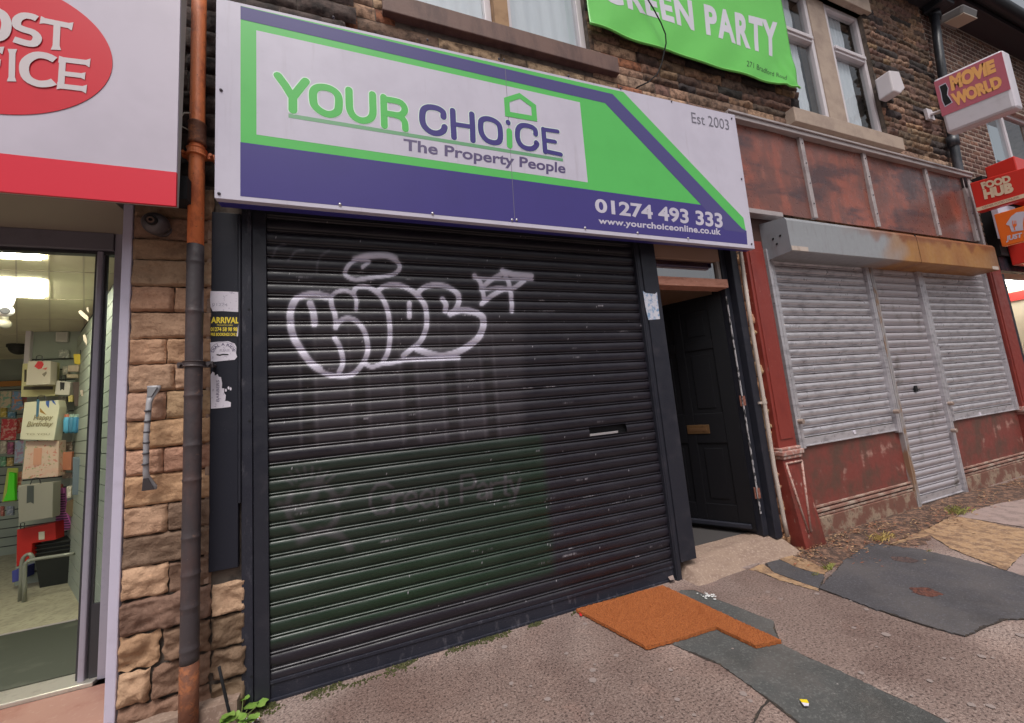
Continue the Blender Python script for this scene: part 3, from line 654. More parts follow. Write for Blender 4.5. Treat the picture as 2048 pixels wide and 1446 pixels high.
def collar(zc, h, r, m_, ears=True):
    mb = MB(); mb.tube([(dpx, -.12, zc - h), (dpx, -.12, zc - h + .004), (dpx, -.12, zc - h + .01), (dpx, -.12, zc + h - .01), (dpx, -.12, zc + h - .004), (dpx, -.12, zc + h)], [.036, r, r - .004, r - .004, r, .036], 24)
    if ears:
        mb.box(dpx - r - .026, dpx + r + .026, -.105, -.085, zc - .014, zc + .014)
        for s_ in (-1, 1): mb.tube([(dpx + s_ * (r + .014), -.125, zc), (dpx + s_ * (r + .014), -.0, zc)], .008, 8)
    mb.build('pipe_collar', m_, bp, smooth=False)
collar(F(391, 297, -.16).z, .022, .044, m_rustpipe); collar(F(388, 726, -.16).z, .016, .044, m_ironpipe)
mb = MB(); za, zb_ = F(391, 278, -.16).z, F(391, 240, -.16).z; mb.tube([(dpx, -.12, za - .012), (dpx, -.12, za), (dpx, -.12, za + .01), (dpx, -.12, zb_), (dpx, -.12, zb_ + .008), (dpx, -.12, zb_ + .012)], [.037, .041, .038, .037, .039, .034], 24)
mb.build('pipe_joint', m_rustdeep, bp, smooth=True)
# cable down the pier
mb = MB(); mb.tube([F(370, 946, -.08), F(366, 1000, -.08), F(366, 1050, -.08), F(370, 1100, -.08), F(369, 1200, -.08), F(370, 1345, -.08)], .004, 6)
mb.build('black_cable', m_dark, smooth=True, label='thin black cable running down the stone pier behind the pipe', cat='cable')

# grab handle
gh = thing('grab_handle', 'grey ribbed grab handle with dark flared ends on the stone pier', 'handle', (F(290, 985, -.09).x, -.09, F(290, 985, -.09).z))
HY = -.115
m_hg = mat('handle_grey', (.33, .32, .34), .4); m_hd = mat('handle_dark_grey', (.075, .07, .08), .5)
hx, hz0, hz1 = F(293, 860, HY).x, F(290, 983, HY).z, F(294, 770, HY).z
L = hz1 - hz0; mb = MB()
P = []; Q = []
prof = [(0, .028, .05), (.03, .028, .055), (.13, .013, .02), (.17, .011, .012), (.5, .0105, .0), (.83, .011, .012), (.87, .013, .02), (.97, .026, .055), (1, .026, .05)]
vs = []
for t, w, dy in prof:
    for k in range(12):
        a = 2 * math.pi * k / 12; vs.append((hx + w * math.cos(a) + (.006 * (t - .5)), HY + dy * .9 + .011 * math.sin(a), hz0 + L * t))
n = len(prof); mb.add(vs, [(i * 12 + k, i * 12 + (k + 1) % 12, (i + 1) * 12 + (k + 1) % 12, (i + 1) * 12 + k) for i in range(n - 1) for k in range(12)] + [tuple(range(11, -1, -1)), tuple((n - 1) * 12 + k for k in range(12))])
mb.build('bar', m_hg, gh, smooth=True)
mb = MB()
for t in (.27, .37, .47, .57, .67, .77):
    zc = hz0 + L * (t - .02); mb.tube([(hx + .006 * (t - .5), HY + .002, zc - .004), (hx + .006 * (t - .5), HY + .002, zc + .004)], .0125, 12)
mb.build('grip_rings', m_hd, gh, smooth=True)
for t0, t1, w0, w1 in ((.0, .12, .023, .009), (.985, .885, .020, .009)):
    mb = MB(); y0_ = HY + .9 * .05 - .0125; y1_ = HY + .9 * .022 - .0125
    mb.slab([(hx - w0 + .006 * (t0 - .5), y0_, hz0 + L * t0), (hx + w0 + .006 * (t0 - .5), y0_, hz0 + L * t0), (hx + w1 + .006 * (t1 - .5), y1_, hz0 + L * t1), (hx - w1 + .006 * (t1 - .5), y1_, hz0 + L * t1)], (0, .006, 0)); mb.build('end_cap', m_hd, gh, bevel=.002)

# cctv dome
cd = thing('dome_camera', 'dark grey dome security camera on the stone pier under the post office sign', 'security camera', F(312, 450, -.1))
c = F(315, 449, -.068); m_cd = mat('camera_grey', (.085, .075, .08), .38)
mb = MB(); mb.tube([c + Vector((.002, .045, 0)), c + Vector((.002, .03, 0))], [.048, .046], 24); mb.build('mount_ring', m_cd, cd, smooth=False, bevel=.004)
mb = MB(); mb.ball(c + Vector((-.004, -.005, 0)), .055, 28, 18); mb.build('ball_housing', m_cd, cd, smooth=True)
mb = MB(); v = Vector((.05, -.95, -.10)).normalized(); cc = c + Vector((-.004, -.005, 0)); mb.tube([cc + v * .047, cc + v * .058], [.026, .023], 20); mb.build('lens_ring', mat('camera_dark', (.02, .02, .022), .3), cd, smooth=False)
mb = MB(); mb.tube([cc + v * .055, cc + v * .0595], [.016, .015], 16); mb.build('lens', mat('lens_tan', (.16, .11, .09), .2), cd)
mb = MB(); mb.tube([cc + v * .057, cc + v * .0605], [.008, .008], 16); mb.build('lens_centre', mat('lens_black', (.01, .01, .012), .1), cd)

# ---------------------------------------------------------------- black roller shutter
ShX0, ShX1 = -.520, 1.985
sh = thing('roller_shutter', 'black corrugated roller shutter sprayed with white bubble graffiti', 'roller shutter', (.73, 0, 0))
z_a = F(533, 462, 0).z; z_b = F(537, 757, 0).z; PITCH = (z_a - z_b) / 11
zbot = .090; ztop = 2.50
def slat_profile(f):
    """f 0..1 upward inside one slat -> outward offset"""
    return f
PROF = [(0.00, -.002), (.03, .0085), (.085, .0095), (.12, .001), (.155, -.004), (.19, .003), (.27, .0065), (.38, .0090), (.50, .0105), (.62, .0110), (.74, .0100), (.85, .0075), (.93, .003), (.975, -.004)]
def slat_rows(z0, z1, pitch, phase):
    rows = []; k = math.floor((z0 - phase) / pitch) - 1
    while True:
        for f, o in PROF:
            z = phase + (k + f) * pitch
            if z0 <= z <= z1: rows.append((z, o))
        k += 1
        if phase + k * pitch > z1: break
    return rows
rows = slat_rows(zbot, ztop, PITCH, z_a)
zr_ = np.array([r[0] for r in rows]); yo = -np.array([r[1] for r in rows])
NX = 620; xs = np.linspace(ShX0, ShX1, NX)
XX, ZZ = np.meshgrid(xs, zr_); YY = np.repeat(yo[:, None], NX, 1)
YY = YY + .0045 * np.exp(-((XX - 1.2) ** 2 + (ZZ - .5) ** 2) / .08) - .004 * np.exp(-((XX - .2) ** 2 + (ZZ - .9) ** 2) / .05) + .0015 * np.sin(XX * 2.3 + ZZ * 1.7) + .0012 * np.sin(XX * 7 + np.floor((ZZ - z_a) / PITCH) * 2.1)
# pixel coordinates of the vertices: used to read the graffiti drawing on the shutter plane
dv = np.stack([XX - CP[0], 0 * XX - CP[1], ZZ - CP[2]], -1) @ RO.T
PXX = 1024 + FPX * dv[..., 0] / dv[..., 2]; PYY = 723 + FPX * dv[..., 1] / dv[..., 2]
col = np.ones(XX.shape + (3,)); basec = np.array([.0125, .0105, .0165]); col *= basec
rng = np.random.RandomState(3)
slatid = np.floor((ZZ - z_a) / PITCH).astype(int)
col *= (1 + .10 * np.sin(slatid * 12.9898))[..., None]
def sstep(a, b, x): t = np.clip((x - a) / (b - a), 0, 1); return t * t * (3 - 2 * t)
# faint worn dusty columns
gm = sstep(612, 640, PXX) * sstep(1060, 1030, PXX) * sstep(600, 680, PYY) * sstep(905, 880, PYY + (PXX - 600) * .04)
col = col * (1 - (.55 * gm)[..., None]) + (.55 * gm)[..., None] * np.array([.050, .043, .052])
fr = np.mod((ZZ - z_a) / PITCH, 1)
for cx, hw in ((618, 11), (722, 13), (822, 12), (906, 12), (982, 10)):
    X0 = F(cx, 830, 0).x; w_ = (F(cx + hw, 830, 0).x - X0)
    cm = sstep(w_, w_ * .6, np.abs(XX - X0)) * sstep(690, 740, PYY) * sstep(905, 890, PYY + (PXX - 600) * .05) * sstep(.1, .2, fr) * sstep(.95, .85, fr)
    col = col * (1 - (.8 * cm)[..., None]) + (.8 * cm)[..., None] * np.array([.012, .010, .012])
    for sgn in (-1, 1):
        cl = sstep(.014, .002, np.abs(XX - X0 - sgn * w_ * 1.45)) * sstep(580, 740, PYY) * sstep(905, 890, PYY + (PXX - 600) * .05)
        col = col * (1 - (.35 * cl)[..., None]) + (.35 * cl)[..., None] * np.array([.09, .08, .092])
# green painted panel
zg1 = F(700, 910, 0).z; zg0 = F(540, 1292, 0).z
xg1 = F(1095, 980, 0).x
gmask = sstep(zg1 + .004, zg1 - .004, ZZ) * sstep(zg0 - .02, zg0 + .03, ZZ) * sstep(xg1 + .03 , xg1 - .05, XX)
gmask = gmask * (.62 + .3 * sstep(zg1, zg0, ZZ)) * (.85 + .15 * np.sin(XX * 3 + 1) * np.sin(ZZ * 5))
gcol = np.array([.007, .028, .010])
col = col * (1 - (.92 * gmask)[..., None]) + (.92 * gmask)[..., None] * gcol
def dist_poly(pts):
    P = np.array(pts, float); d = np.full(PXX.shape, 1e9)
    for (x0, y0), (x1, y1) in zip(P[:-1], P[1:]):
        vx, vy = x1 - x0, y1 - y0; L2 = vx * vx + vy * vy + 1e-9
        t = np.clip(((PXX - x0) * vx + (PYY - y0) * vy) / L2, 0, 1)
        d = np.minimum(d, np.hypot(PXX - x0 - t * vx, PYY - y0 - t * vy))
    return d
def paint(d, hw, soft, colr, amt):
    global col
    m = amt * sstep(hw + soft, hw - soft, d); col = col * (1 - m[..., None]) + m[..., None] * np.array(colr)
c6 = lambda x, y: (480 + x / 3.0118, 780 + y / 3.0118)
# ghost lettering "Green Party" and leaf emblem under the paint
ghost = (.060, .055, .062)
def lt(ox, oy, s_, sl, strokes, hw=3.2):
    for st in strokes: paint(dist_poly([(ox + u_ * s_, oy - v_ * s_ * 1.15 + u_ * s_ * sl) for u_, v_ in st]), hw, 2.2, ghost, .8)
bl = lambda x: 1029 - (x - 735) * .138
GL = {'G': [[(.95, .8), (.7, 1), (.3, 1), (.05, .7), (.05, .3), (.3, 0), (.7, 0), (.95, .2), (.95, .5), (.6, .5)]], 'r': [[(.1, 0), (.1, .62)], [(.1, .4), (.3, .6), (.5, .6)]],
      'e': [[(.08, .33), (.6, .33), (.55, .55), (.33, .66), (.1, .5), (.08, .2), (.3, 0), (.58, .1)]], 'n': [[(.1, 0), (.1, .65)], [(.1, .45), (.3, .65), (.52, .55), (.55, 0)]],
      'P': [[(.1, 0), (.1, 1), (.6, 1), (.75, .75), (.6, .5), (.1, .5)]], 'a': [[(.1, .55), (.35, .66), (.55, .5), (.55, 0)], [(.55, .35), (.2, .32), (.1, .12), (.3, 0), (.55, .12)]],
      't': [[(.25, .9), (.25, .1), (.45, 0)], [(.05, .62), (.5, .62)]], 'y': [[(.05, .65), (.3, .05)], [(.55, .65), (.25, -.25), (.05, -.28)]]}
for ch, ox, s_ in (('G', 738, 50), ('r', 782, 46), ('e', 806, 45), ('e', 838, 44), ('n', 869, 43), ('P', 918, 44), ('a', 951, 41), ('r', 977, 40), ('t', 1000, 39), ('y', 1018, 38)):
    lt(ox, bl(ox), s_, -.138, GL[ch])
for i, (a0, a1, r_) in enumerate(((10, 120, 48), (150, 250, 52), (280, 345, 50))):
    paint(dist_poly([(628 + r_ * 1.0 * math.cos(R_(a)), 1015 - r_ * math.sin(R_(a)) - 0) for a in range(a0, a1, 12)]), 6, 5, ghost, .65)
for a in range(50, 140, 12): paint(dist_poly([(620 + 50 * math.cos(R_(a)), 1000 - 45 * math.sin(R_(a))), (620 + 78 * math.cos(R_(a)), 1000 - 66 * math.sin(R_(a)))]), 2.5, 2, ghost, .6)
paint(dist_poly([(560, 1010), (600, 1018), (625, 1000), (640, 960)]), 8, 5, ghost, .6); paint(dist_poly([(600, 1080), (640, 1060), (680, 1070), (700, 1095)]), 8, 5, ghost, .6); paint(dist_poly([(660, 1000), (690, 990), (700, 975)]), 6, 4, ghost, .5)
# white spray
c7 = lambda x, y: (540 + x / 3.531, 460 + y / 3.531)
SP = (.50, .48, .58)
def spray(pts, hw, closed=False, amt=.93, soft=1.1, n=5):
    P = sm([c7(*p) for p in pts], n, closed); d = dist_poly(P); hw *= .88; paint(d, hw + 2.5, 4, SP, .10 * amt); paint(d, hw, soft, SP, amt)
spray([(730, 190), (840, 195), (905, 235), (910, 285), (850, 322), (720, 340), (610, 355), (550, 335), (530, 300), (570, 240), (640, 200)], 4.6, True)
spray([(600, 210), (700, 185), (820, 180), (880, 205)], 6.5, amt=.75, soft=3)
spray([(655, 265), (700, 225), (640, 215)], 4)
spray([(415, 470), (340, 455), (250, 460), (185, 492), (150, 560), (145, 650), (165, 750), (210, 830), (280, 930), (380, 1010), (480, 1032), (580, 1020), (650, 950), (690, 860), (680, 760), (650, 690), (600, 640), (540, 628), (490, 650), (465, 690)], 5.6)
spray([(185, 490), (150, 560), (145, 650), (165, 750), (210, 830), (280, 930), (350, 985)], 8)
spray([(205, 480), (270, 462), (350, 466), (400, 480)], 6, amt=.85, soft=3)
spray([(285, 522), (308, 590), (315, 665)], 7.5)
spray([(430, 480), (440, 550), (460, 600), (465, 690)], 5.4); spray([(458, 765), (490, 820), (513, 900), (510, 960), (488, 1005)], 5.6)
spray([(430, 470), (480, 438), (540, 432), (590, 460), (610, 500), (608, 562)], 4.2); spray([(590, 445), (610, 412), (670, 402), (730, 425), (790, 480), (830, 570), (845, 680), (845, 780), (830, 870), (800, 925)], 5.4)
spray([(762, 435), (800, 403), (870, 390), (950, 405), (1030, 455), (1090, 530), (1105, 610), (1100, 700), (1060, 790), (1000, 840), (940, 890)], 5.6); spray([(983, 520), (983, 618)], 5.2)
spray([(1035, 462), (1080, 412), (1160, 392), (1250, 405), (1318, 450), (1332, 500), (1310, 560), (1272, 595)], 5.8); spray([(1215, 490), (1240, 530), (1236, 575)], 5.6)
spray([(1272, 592), (1340, 570), (1430, 580), (1495, 615), (1503, 680), (1470, 760), (1400, 820), (1300, 872), (1200, 890), (1110, 870), (1040, 845)], 7.2)
spray([(670, 945), (720, 968), (780, 950), (880, 935), (960, 918), (1100, 912), (1330, 903)], 5)
spray([(1440, 325), (1480, 370), (1500, 440), (1512, 500)], 4.6); spray([(1440, 340), (1600, 348), (1850, 352)], 3.2); spray([(1640, 290), (1720, 318), (1840, 328)], 6.2); spray([(1640, 285), (1680, 370), (1700, 470), (1705, 575)], 4.8)
spray([(1490, 415), (1560, 355), (1640, 310)], 5.2, amt=.8); spray([(1492, 525), (1560, 470), (1640, 425), (1720, 412), (1790, 360)], 5.2); spray([(1490, 428), (1620, 410), (1690, 430)], 4, amt=.8)
for q in ([(180, 330), (210, 380), (150, 470)],): pass
spray([(330, 300), (350, 200), (420, 150)], 2, amt=.10, soft=2); spray([(130, 220), (180, 160), (240, 150)], 2, amt=.12, soft=2); spray([(20, 190), (60, 120), (110, 100)], 2, amt=.10, soft=2)
# dust on upper faces of slats and small chips
dust = np.clip(np.sin(XX * 13.1) * np.sin(ZZ * 31.7 + XX * 3), 0, 1) * .2
col += (dust * .02)[..., None]
chips = rng.rand(*XX.shape) > .9994; col[chips] = (.35, .33, .36)
for _ in range(70):
    sx0, sz0 = rng.uniform(ShX0, ShX1), rng.uniform(.1, 2.3) ** 1.0; L_ = rng.uniform(.01, .07); kz = z_a + math.floor((sz0 - z_a) / PITCH) * PITCH + rng.choice([.06, .55, .62]) * PITCH
    m = sstep(L_, L_ * .4, np.abs(XX - sx0)) * sstep(.005, .002, np.abs(ZZ - kz - .02 * (XX - sx0))) * (rng.rand(*XX.shape) > .45) * rng.uniform(.3, .8)
    col = col * (1 - m[..., None]) + m[..., None] * np.array([.30, .28, .31])
verts = np.stack([XX, YY, ZZ], -1).reshape(-1, 3)
NZ = len(rows)
idx = (np.arange(NZ - 1)[:, None] * NX + np.arange(NX - 1)[None, :])
sl0, sl1 = F(1178, 868, 0), F(1250, 848, 0)
slz0, slz1 = F(1180, 873, 0).z, F(1180, 855, 0).z
cxm = (xs[:-1] + xs[1:]) / 2; czm = (zr_[:-1] + zr_[1:]) / 2
keep = ~((cxm[None, :] > sl0.x) & (cxm[None, :] < sl1.x) & (czm[:, None] > slz0) & (czm[:, None] < slz1))
idx = idx[keep]
faces = np.stack([idx, idx + 1, idx + NX + 1, idx + NX], -1)
me = bpy.data.meshes.new('shutter_curtain'); me.vertices.add(len(verts)); me.loops.add(faces.size); me.polygons.add(len(faces))
me.vertices.foreach_set('co', (verts - np.array(sh.location)).astype(np.float32).ravel())
me.loops.foreach_set('vertex_index', faces.astype(np.int32).ravel()); me.polygons.foreach_set('loop_start', np.arange(0, faces.size, 4, dtype=np.int32)); me.polygons.foreach_set('loop_total', np.full(len(faces), 4, dtype=np.int32))
me.update(calc_edges=True)
ca = me.color_attributes.new('Col', 'FLOAT_COLOR', 'POINT'); arr = np.ones((len(verts), 4), np.float32); arr[:, :3] = col.reshape(-1, 3); ca.data.foreach_set('color', arr.ravel())
me.polygons.foreach_set('use_smooth', [True] * len(faces))
m_slat = mat('shutter_paint', (1, 1, 1), .38, attr=True, spec=.5, layers=[(6, 6, .4, .7, (1.35, 1.3, 1.3), .6, (1, 1, 3), 'MULTIPLY')], bump=[(90, .12, .002), (3, .12, .01)], rvar=.1)
me.materials.append(m_slat); o = bpy.data.objects.new('curtain', me); COL.objects.link(o); o.parent = sh; ORG[o.name] = Vector(sh.location)
mb = MB(); mb.box(sl0.x - .02, sl1.x + .02, .02, .06, slz0 - .03, slz1 + .03); mb.build('slot_recess', m_dark, o)
mb = MB(); mb.box(sl0.x - .002, sl1.x - .07, -.004, .004, slz0 + .002, slz0 + .017); mb.build('letter_slot_flap', m_screw, o)
mb = MB()
for z0_, z1_, y in ((.012, .088, -.010), (.0, .014, -.020), (.078, .094, -.016)): mb.box(ShX0, ShX1, y, .01, z0_, z1_)
mb.build('bottom_bar', m_scuff, sh, bevel=.002)
gx = -.622
mb = MB(); mb.box(gx, -.575, -.030, .02, -.02, 2.56); mb.build('guide_rail', m_scuff, sh, bevel=.003)
mb = MB(); mb.box(-.5735, -.508, -.022, .02, -.02, 2.56); mb.build('guide_rail', m_blackpaint, sh, bevel=.003)
mb = MB(); mb.box(1.965, 2.012, -.035, .02, -.015, 2.52); mb.box(1.975, 1.99, -.04, -.035, 0, 2.5); mb.build('guide_rail', m_blackpaint, sh, bevel=.003)
mb = MB(); mb.box(-.62, 2.02, -.12, .3, 2.50, 2.85); mb.build('shutter_housing', m_board, sh)
for q in ((498, 619), (499, 842), (503, 1353)): p = F(*q, -.031); mb = MB(); mb.tube([p, p + Vector((0, -.001, 0))], .006, 12); mb.build('bolt_hole', m_dark, sh)
mb = MB(); mb.box(-.62, 2.0, .15, .2, 0, 2.6); mb.build('inner_back', m_dark, sh)

# black boards
pnl = thing('side_board', 'flat black painted board with torn stickers left of the black shutter', 'board', (-.70, -.07, .65))
mb = MB(); zb0 = F(447, 1140, -.035).z; mb.box(F(420, 800, -.036).x, -.634, -.0365, -.01, zb0, 2.47); mb.build('board', m_board, pnl, bevel=.003)
mb = MB(); mb.box(-.633, -.6225, -.040, -.01, zb0 + .3, 2.47); mb.build('edge_strip', m_blackpaint, pnl, bevel=.002)
mb = MB(); mb.box(F(411, 800, -.03).x, F(420, 800, -.036).x - .002, -.030, -.01, zb0 - .05, 2.44); mb.build('edge_batten', mat('bare_batten', (.33, .22, .16), .8, layers=[(20, 6, .45, .65, (.16, .1, .08), .8)], bump=[(40, .4, .004)]), pnl, bevel=.003)
BY = -.0380
def sticker(pts, name, label, m_, texts=(), Y=BY, cat='sticker', extra=None):
    t = thing(name, label, cat, F(*pts[0], Y))
    mb = MB(); mb.slab([F(*p, Y) for p in pts], (0, .0008, 0)); mb.build('paper', m_, t)
    for tx, c4, mm, bd in texts:
        mb = MB(); text_on(mb, tx, [F(*q, Y - .0008) for q in c4], bold=bd); mb.build('print', mm, t)
    if extra: extra(t)
    return t
k8 = lambda x, y: (410 + x / 5.566, 570 + y / 5.562)
m_ink = mat('purple_ink', (.12, .10, .18), .7); m_inkpale = mat('faded_ink', (.36, .33, .42), .7); m_yel = mat('yellow_print', (.80, .62, .05), .5)
sticker([k8(*p) for p in [(62, 68), (200, 70), (378, 78), (376, 160), (388, 200), (390, 292), (370, 300), (200, 290), (85, 292), (60, 240), (56, 150)]], 'torn_sticker', 'faded white rectangular sticker, topmost on the black board', m_paper, [('TAXI', [k8(*p) for p in [(80, 90), (300, 92), (300, 130), (80, 128)]], m_inkpale, .0), ('01274', [k8(*p) for p in [(80, 200), (250, 205), (250, 235), (80, 230)]], m_inkpale, 0)][1:])
t = sticker([k8(*p) for p in [(60, 350), (382, 352), (378, 420), (362, 576), (60, 572)]], 'taxi_sticker', 'black sticker with yellow capitals reading ARRIVAL on the black board', mat('sticker_black', (.02, .02, .024), .4),
    [('ARRIVAL', [k8(*p) for p in [(66, 356), (380, 358), (378, 428), (66, 424)]], m_yel, .035), ('PRIVATE HIRE', [k8(*p) for p in [(135, 438), (310, 440), (310, 455), (135, 453)]], m_yel, .0),
     ('01274 58 98 98', [k8(*p) for p in [(62, 470), (362, 470), (360, 514), (62, 514)]], m_yel, .03), ('PRE BOOKINGS ONLY', [k8(*p) for p in [(66, 532), (364, 532), (362, 566), (66, 566)]], m_yel, .03)])
mb = MB(); mb.slab([F(*k8(*p), BY - .001) for p in [(376, 400), (382, 395), (366, 572), (352, 570)]], (0, .0005, 0)); mb.build('torn_edge', m_paper, t)
t = sticker([k8(*p) for p in [(58, 640), (120, 632), (260, 625), (330, 650), (350, 690), (345, 760), (358, 800), (330, 832), (250, 838), (64, 858)]], 'torn_sticker', 'ragged white oval sticker reading DIAL A RIDE below the yellow lettered sticker', m_paper,
    [('PLEASE', [k8(*p) for p in [(165, 715), (275, 712), (275, 738), (165, 741)]], m_inkpale, .0)])
mb = MB()
def arcwarp(a, b): return a, b
v_, f_ = glyph_mesh('DIAL A RIDE', .02)
W_ = max(p[0] for p in v_); out = []
for x, y, z in v_:
    th = R_(lerp(172, 14, x / W_)); r = 1 + y * .42; out.append(F(*k8(205 + 108 * r * math.cos(th), 765 - 92 * r * math.sin(th)), BY - .0008))
mb.add(out, f_); ribbon(mb, [F(*k8(205 + 148 * math.cos(R_(a)), 758 - 128 * math.sin(R_(a)) * .98), BY - .0008) for a in range(178, 10, -12)], .0015, cap=0); mb.build('print', m_ink, t)
mb = MB(); ribbon(mb, [F(*k8(x, y), BY - .001) for x, y in [(135, 775), (165, 780), (200, 772), (255, 774)]], .006); mb.build('scribble', m_dark, t)
t = sticker([k8(*p) for p in [(62, 1000), (85, 965), (105, 975), (108, 1010), (140, 990), (152, 1020), (178, 1025), (190, 1090), (188, 1150), (215, 1150), (212, 1200), (232, 1225), (225, 1290), (250, 1290), (288, 1305), (286, 1355), (180, 1368), (66, 1376)]], 'torn_sticker', 'ragged white sticker remnant reading BARBERS sideways, lowest on the black board', m_paper,
    [('BARBERS', [k8(*p) for p in [(125, 1295), (125, 1060), (158, 1060), (158, 1300)]], m_ink, .0)])
mb = MB()
for q in [(232, 1170), (262, 1145), (285, 1155)]: mb.slab([F(*k8(q[0] + 12 * math.cos(a), q[1] + 20 * math.sin(a)), BY - .0005) for a in (0, 1.2, 2.4, 3.6, 5)], (0, .0004, 0))
mb.build('paper_scraps', m_paper, t)

# ---------------------------------------------------------------- doorway
dw = thing('doorway_frame', 'black painted timber doorway frame with transom window beside the shutter', 'door frame', (2.6, 0, 0))
DY = .05
bx0, bx1 = F(1345, 900, -.04).x, F(1360, 900, -.04).x
pxl, pxr = 2.012, F(1391, 1105, -.04).x
mb = MB(); mb.box(pxl + .001, pxr, -.045, .16, .115, 2.56); mb.build('post', m_blackpaint, dw, bevel=.004)
pt = F(1441, 590, DY); pb_ = F(1521, 1066, DY)
jx0 = (pt.x + pb_.x) / 2; jx1 = F(1562, 1050, -.03).x
jm = F(1500, 900, 0)
xm0 = F(1460, 640, .0).x; xm1 = F(1490, 640, -.03).x
mb = MB(); mb.box(jx0 + .012, xm0 + .08, .02, .16, .10, 2.6); mb.box(xm0 + .085, jx1 - .004, -.035, .16, .08, 2.55); mb.build('post', m_blackpaint, dw, bevel=.006)
tz1 = F(1385, 556, -.01).z; tz0 = F(1385, 573, -.01).z
m_pink = mat('bare_pinkish_timber', (.52, .24, .17), .75, layers=[(30, 6, .45, .65, (.36, .15, .10), .8, (.3, 1, 1)), (60, 4, .62, .7, (.66, .44, .36), .7)], bump=[(40, .4, .004)])
mb = MB(); mb.box(pxr - .01, F(1457, 572, -.02).x, -.02, .10, tz0, tz1); mb.build('transom_bar', m_pink, dw, bevel=.003)
gz1 = F(1370, 518, .03).z
mb = MB(); mb.box(pxr, jx0 + .02, .03, .10, gz1, 2.6); mb.build('transom_board', mat('brown_transom_board', (.36, .225, .165), .7), dw, bevel=.002)
mb = MB(); pane(mb, pxr, jx0 - .02, .055, tz1, gz1)
mb.build('transom_pane', glass('transom_glass', (.5, .45, .42), .42, .03), dw)
mb = MB(); mb.box(jx0 - .02, jx0 + .012, .035, .10, tz1, gz1 + .001); mb.build('transom_edge', mat('grey_edge_trim', (.35, .32, .30), .6), dw)
# lobby
lb = thing('lobby', 'dim cream walled entrance lobby behind the open black door', 'lobby', (2.6, .2, .1))
m_cream = mat('lobby_cream', (.80, .62, .50), .9, layers=[(3, 5, .4, .7, (.62, .47, .36), .6)])
mb = MB(); mb.box(pxr - .35, 3.3, 1.3, 1.35, .1, 2.75); mb.box(pxr - .36, pxr - .31, .17, 1.9, .1, 2.75); mb.box(3.12, 3.18, .17, 1.9, .1, 2.75); mb.box(pxr - .31, 3.12, .17, 1.9, 2.7, 2.75); mb.build('walls', m_cream, lb)
mb = MB(); mb.box(pxr - .31, 3.12, .165, 1.9, .06, .10); mb.build('lobby_floor', mat('lobby_floor', (.05, .045, .045), .8), lb)
# door leaf: hinged at right, swung inward
H = Vector((jx0 + .004, .07, .125)); fr_ = G(1384, 1049, .125)
dirv = Vector((fr_.x - H.x, fr_.y - H.y, 0)).normalized(); 
DW_ = .80; dh = tz0 - .14
dn = Vector((dirv.y, -dirv.x, 0)); 
if dn.y > 0: dn = -dn
dr = thing('door', 'black panelled door standing ajar inward with brass letterbox', 'door', H)
m_door = mat('black_door_paint', (.006, .006, .008), .45, spec=.25, layers=[(50, 5, .6, .8, (.03, .03, .035), .6)], bump=[(30, .1, .002)])
def dbox(mb, a0, a1, z0, z1, d0, d1):
    """a along door from hinge, d outwards toward the street"""
    mb.ob(H + dirv * ((a0 + a1) / 2) + dn * ((d0 + d1) / 2) + Vector((0, 0, (z0 + z1) / 2)), dirv * ((a1 - a0) / 2), dn * ((d1 - d0) / 2), (0, 0, (z1 - z0) / 2))
mb = MB()
dbox(mb, 0, DW_, 0, dh, -.04, -.012)
for a0, a1 in ((0, .12), (.36, .44), (.68, .80)): dbox(mb, a0, a1, 0, dh, -.0121, 0)
for z0_, z1_ in ((0, .20), (.72, .98), (1.55, 1.63), (dh - .12, dh)):
    for a0, a1 in ((.12, .36), (.44, .68)): dbox(mb, a0, a1, z0_, z1_, -.0121, -.0002)
for a0, a1 in ((.12, .36), (.44, .68)):
    for z0_, z1_ in ((.20, .72), (.98, 1.55), (1.63, dh - .12)): dbox(mb, a0 + .045, a1 - .045, z0_ + .045, z1_ - .045, -.0121, -.004)
mb.build('door_leaf', m_door, dr, bevel=.004)
mb = MB(); dbox(mb, .03, DW_ - .02, .02, .06, 0, .028); mb.build('weather_bar', m_blackpaint, dr, bevel=.008)
lp0, lp1 = None, None
def on_door(px, py):
    d = ray(px, py); d = Vector(d); n = dn; c0 = Vector(CP); t = (H - c0).dot(n) / d.dot(n); return c0 + d * t
q0, q1 = on_door(1376, 868), on_door(1418, 849)
a0, a1 = sorted([(q0 - H).dot(dirv), (q1 - H).dot(dirv)]); zz0, zz1 = q0.z - H.z, q1.z - H.z
m_brass = mat('dull_brass', (.30, .17, .08), .35, .8, layers=[(30, 4, .5, .7, (.16, .09, .05), .7)])
mb = MB(); dbox(mb, a0, a1, min(zz0, zz1), max(zz0, zz1), 0, .008); lbx = mb.build('letterbox', m_brass, dr, bevel=.003)
mb = MB(); zc = (zz0 + zz1) / 2; dbox(mb, a0 + .02, a1 - .02, zc - .014, zc + .012, .008, .012); mb.build('flap', mat('brass_flap', (.36, .20, .10), .3, .8), lbx)
m_hrust = mat('rusty_hinge', (.22, .08, .055), .6, layers=[(50, 4, .5, .7, (.5, .3, .25), .7)])
m_chip = mat('chipped_white_paint', (.45, .43, .45), .7, layers=[(40, 5, .5, .56, (.02, .02, .025), 1, (1, 1, .4))])
for py in ((802), (985)):
    p = on_door(1476 if py == 802 else 1508, py); mb = MB(); mb.tube([(H.x + .004, .035, p.z - .045), (H.x + .004, .035, p.z + .045)], .008, 8); mb.box(H.x + .002, H.x + .03, .01, .02, p.z - .04, p.z + .04); mb.build('hinge', m_hrust, dr)
mb = MB(); mb.box(H.x + .001, H.x + .010, .012, .02, .28, 2.1); mb.build('chipped_edge', m_chip, dr)
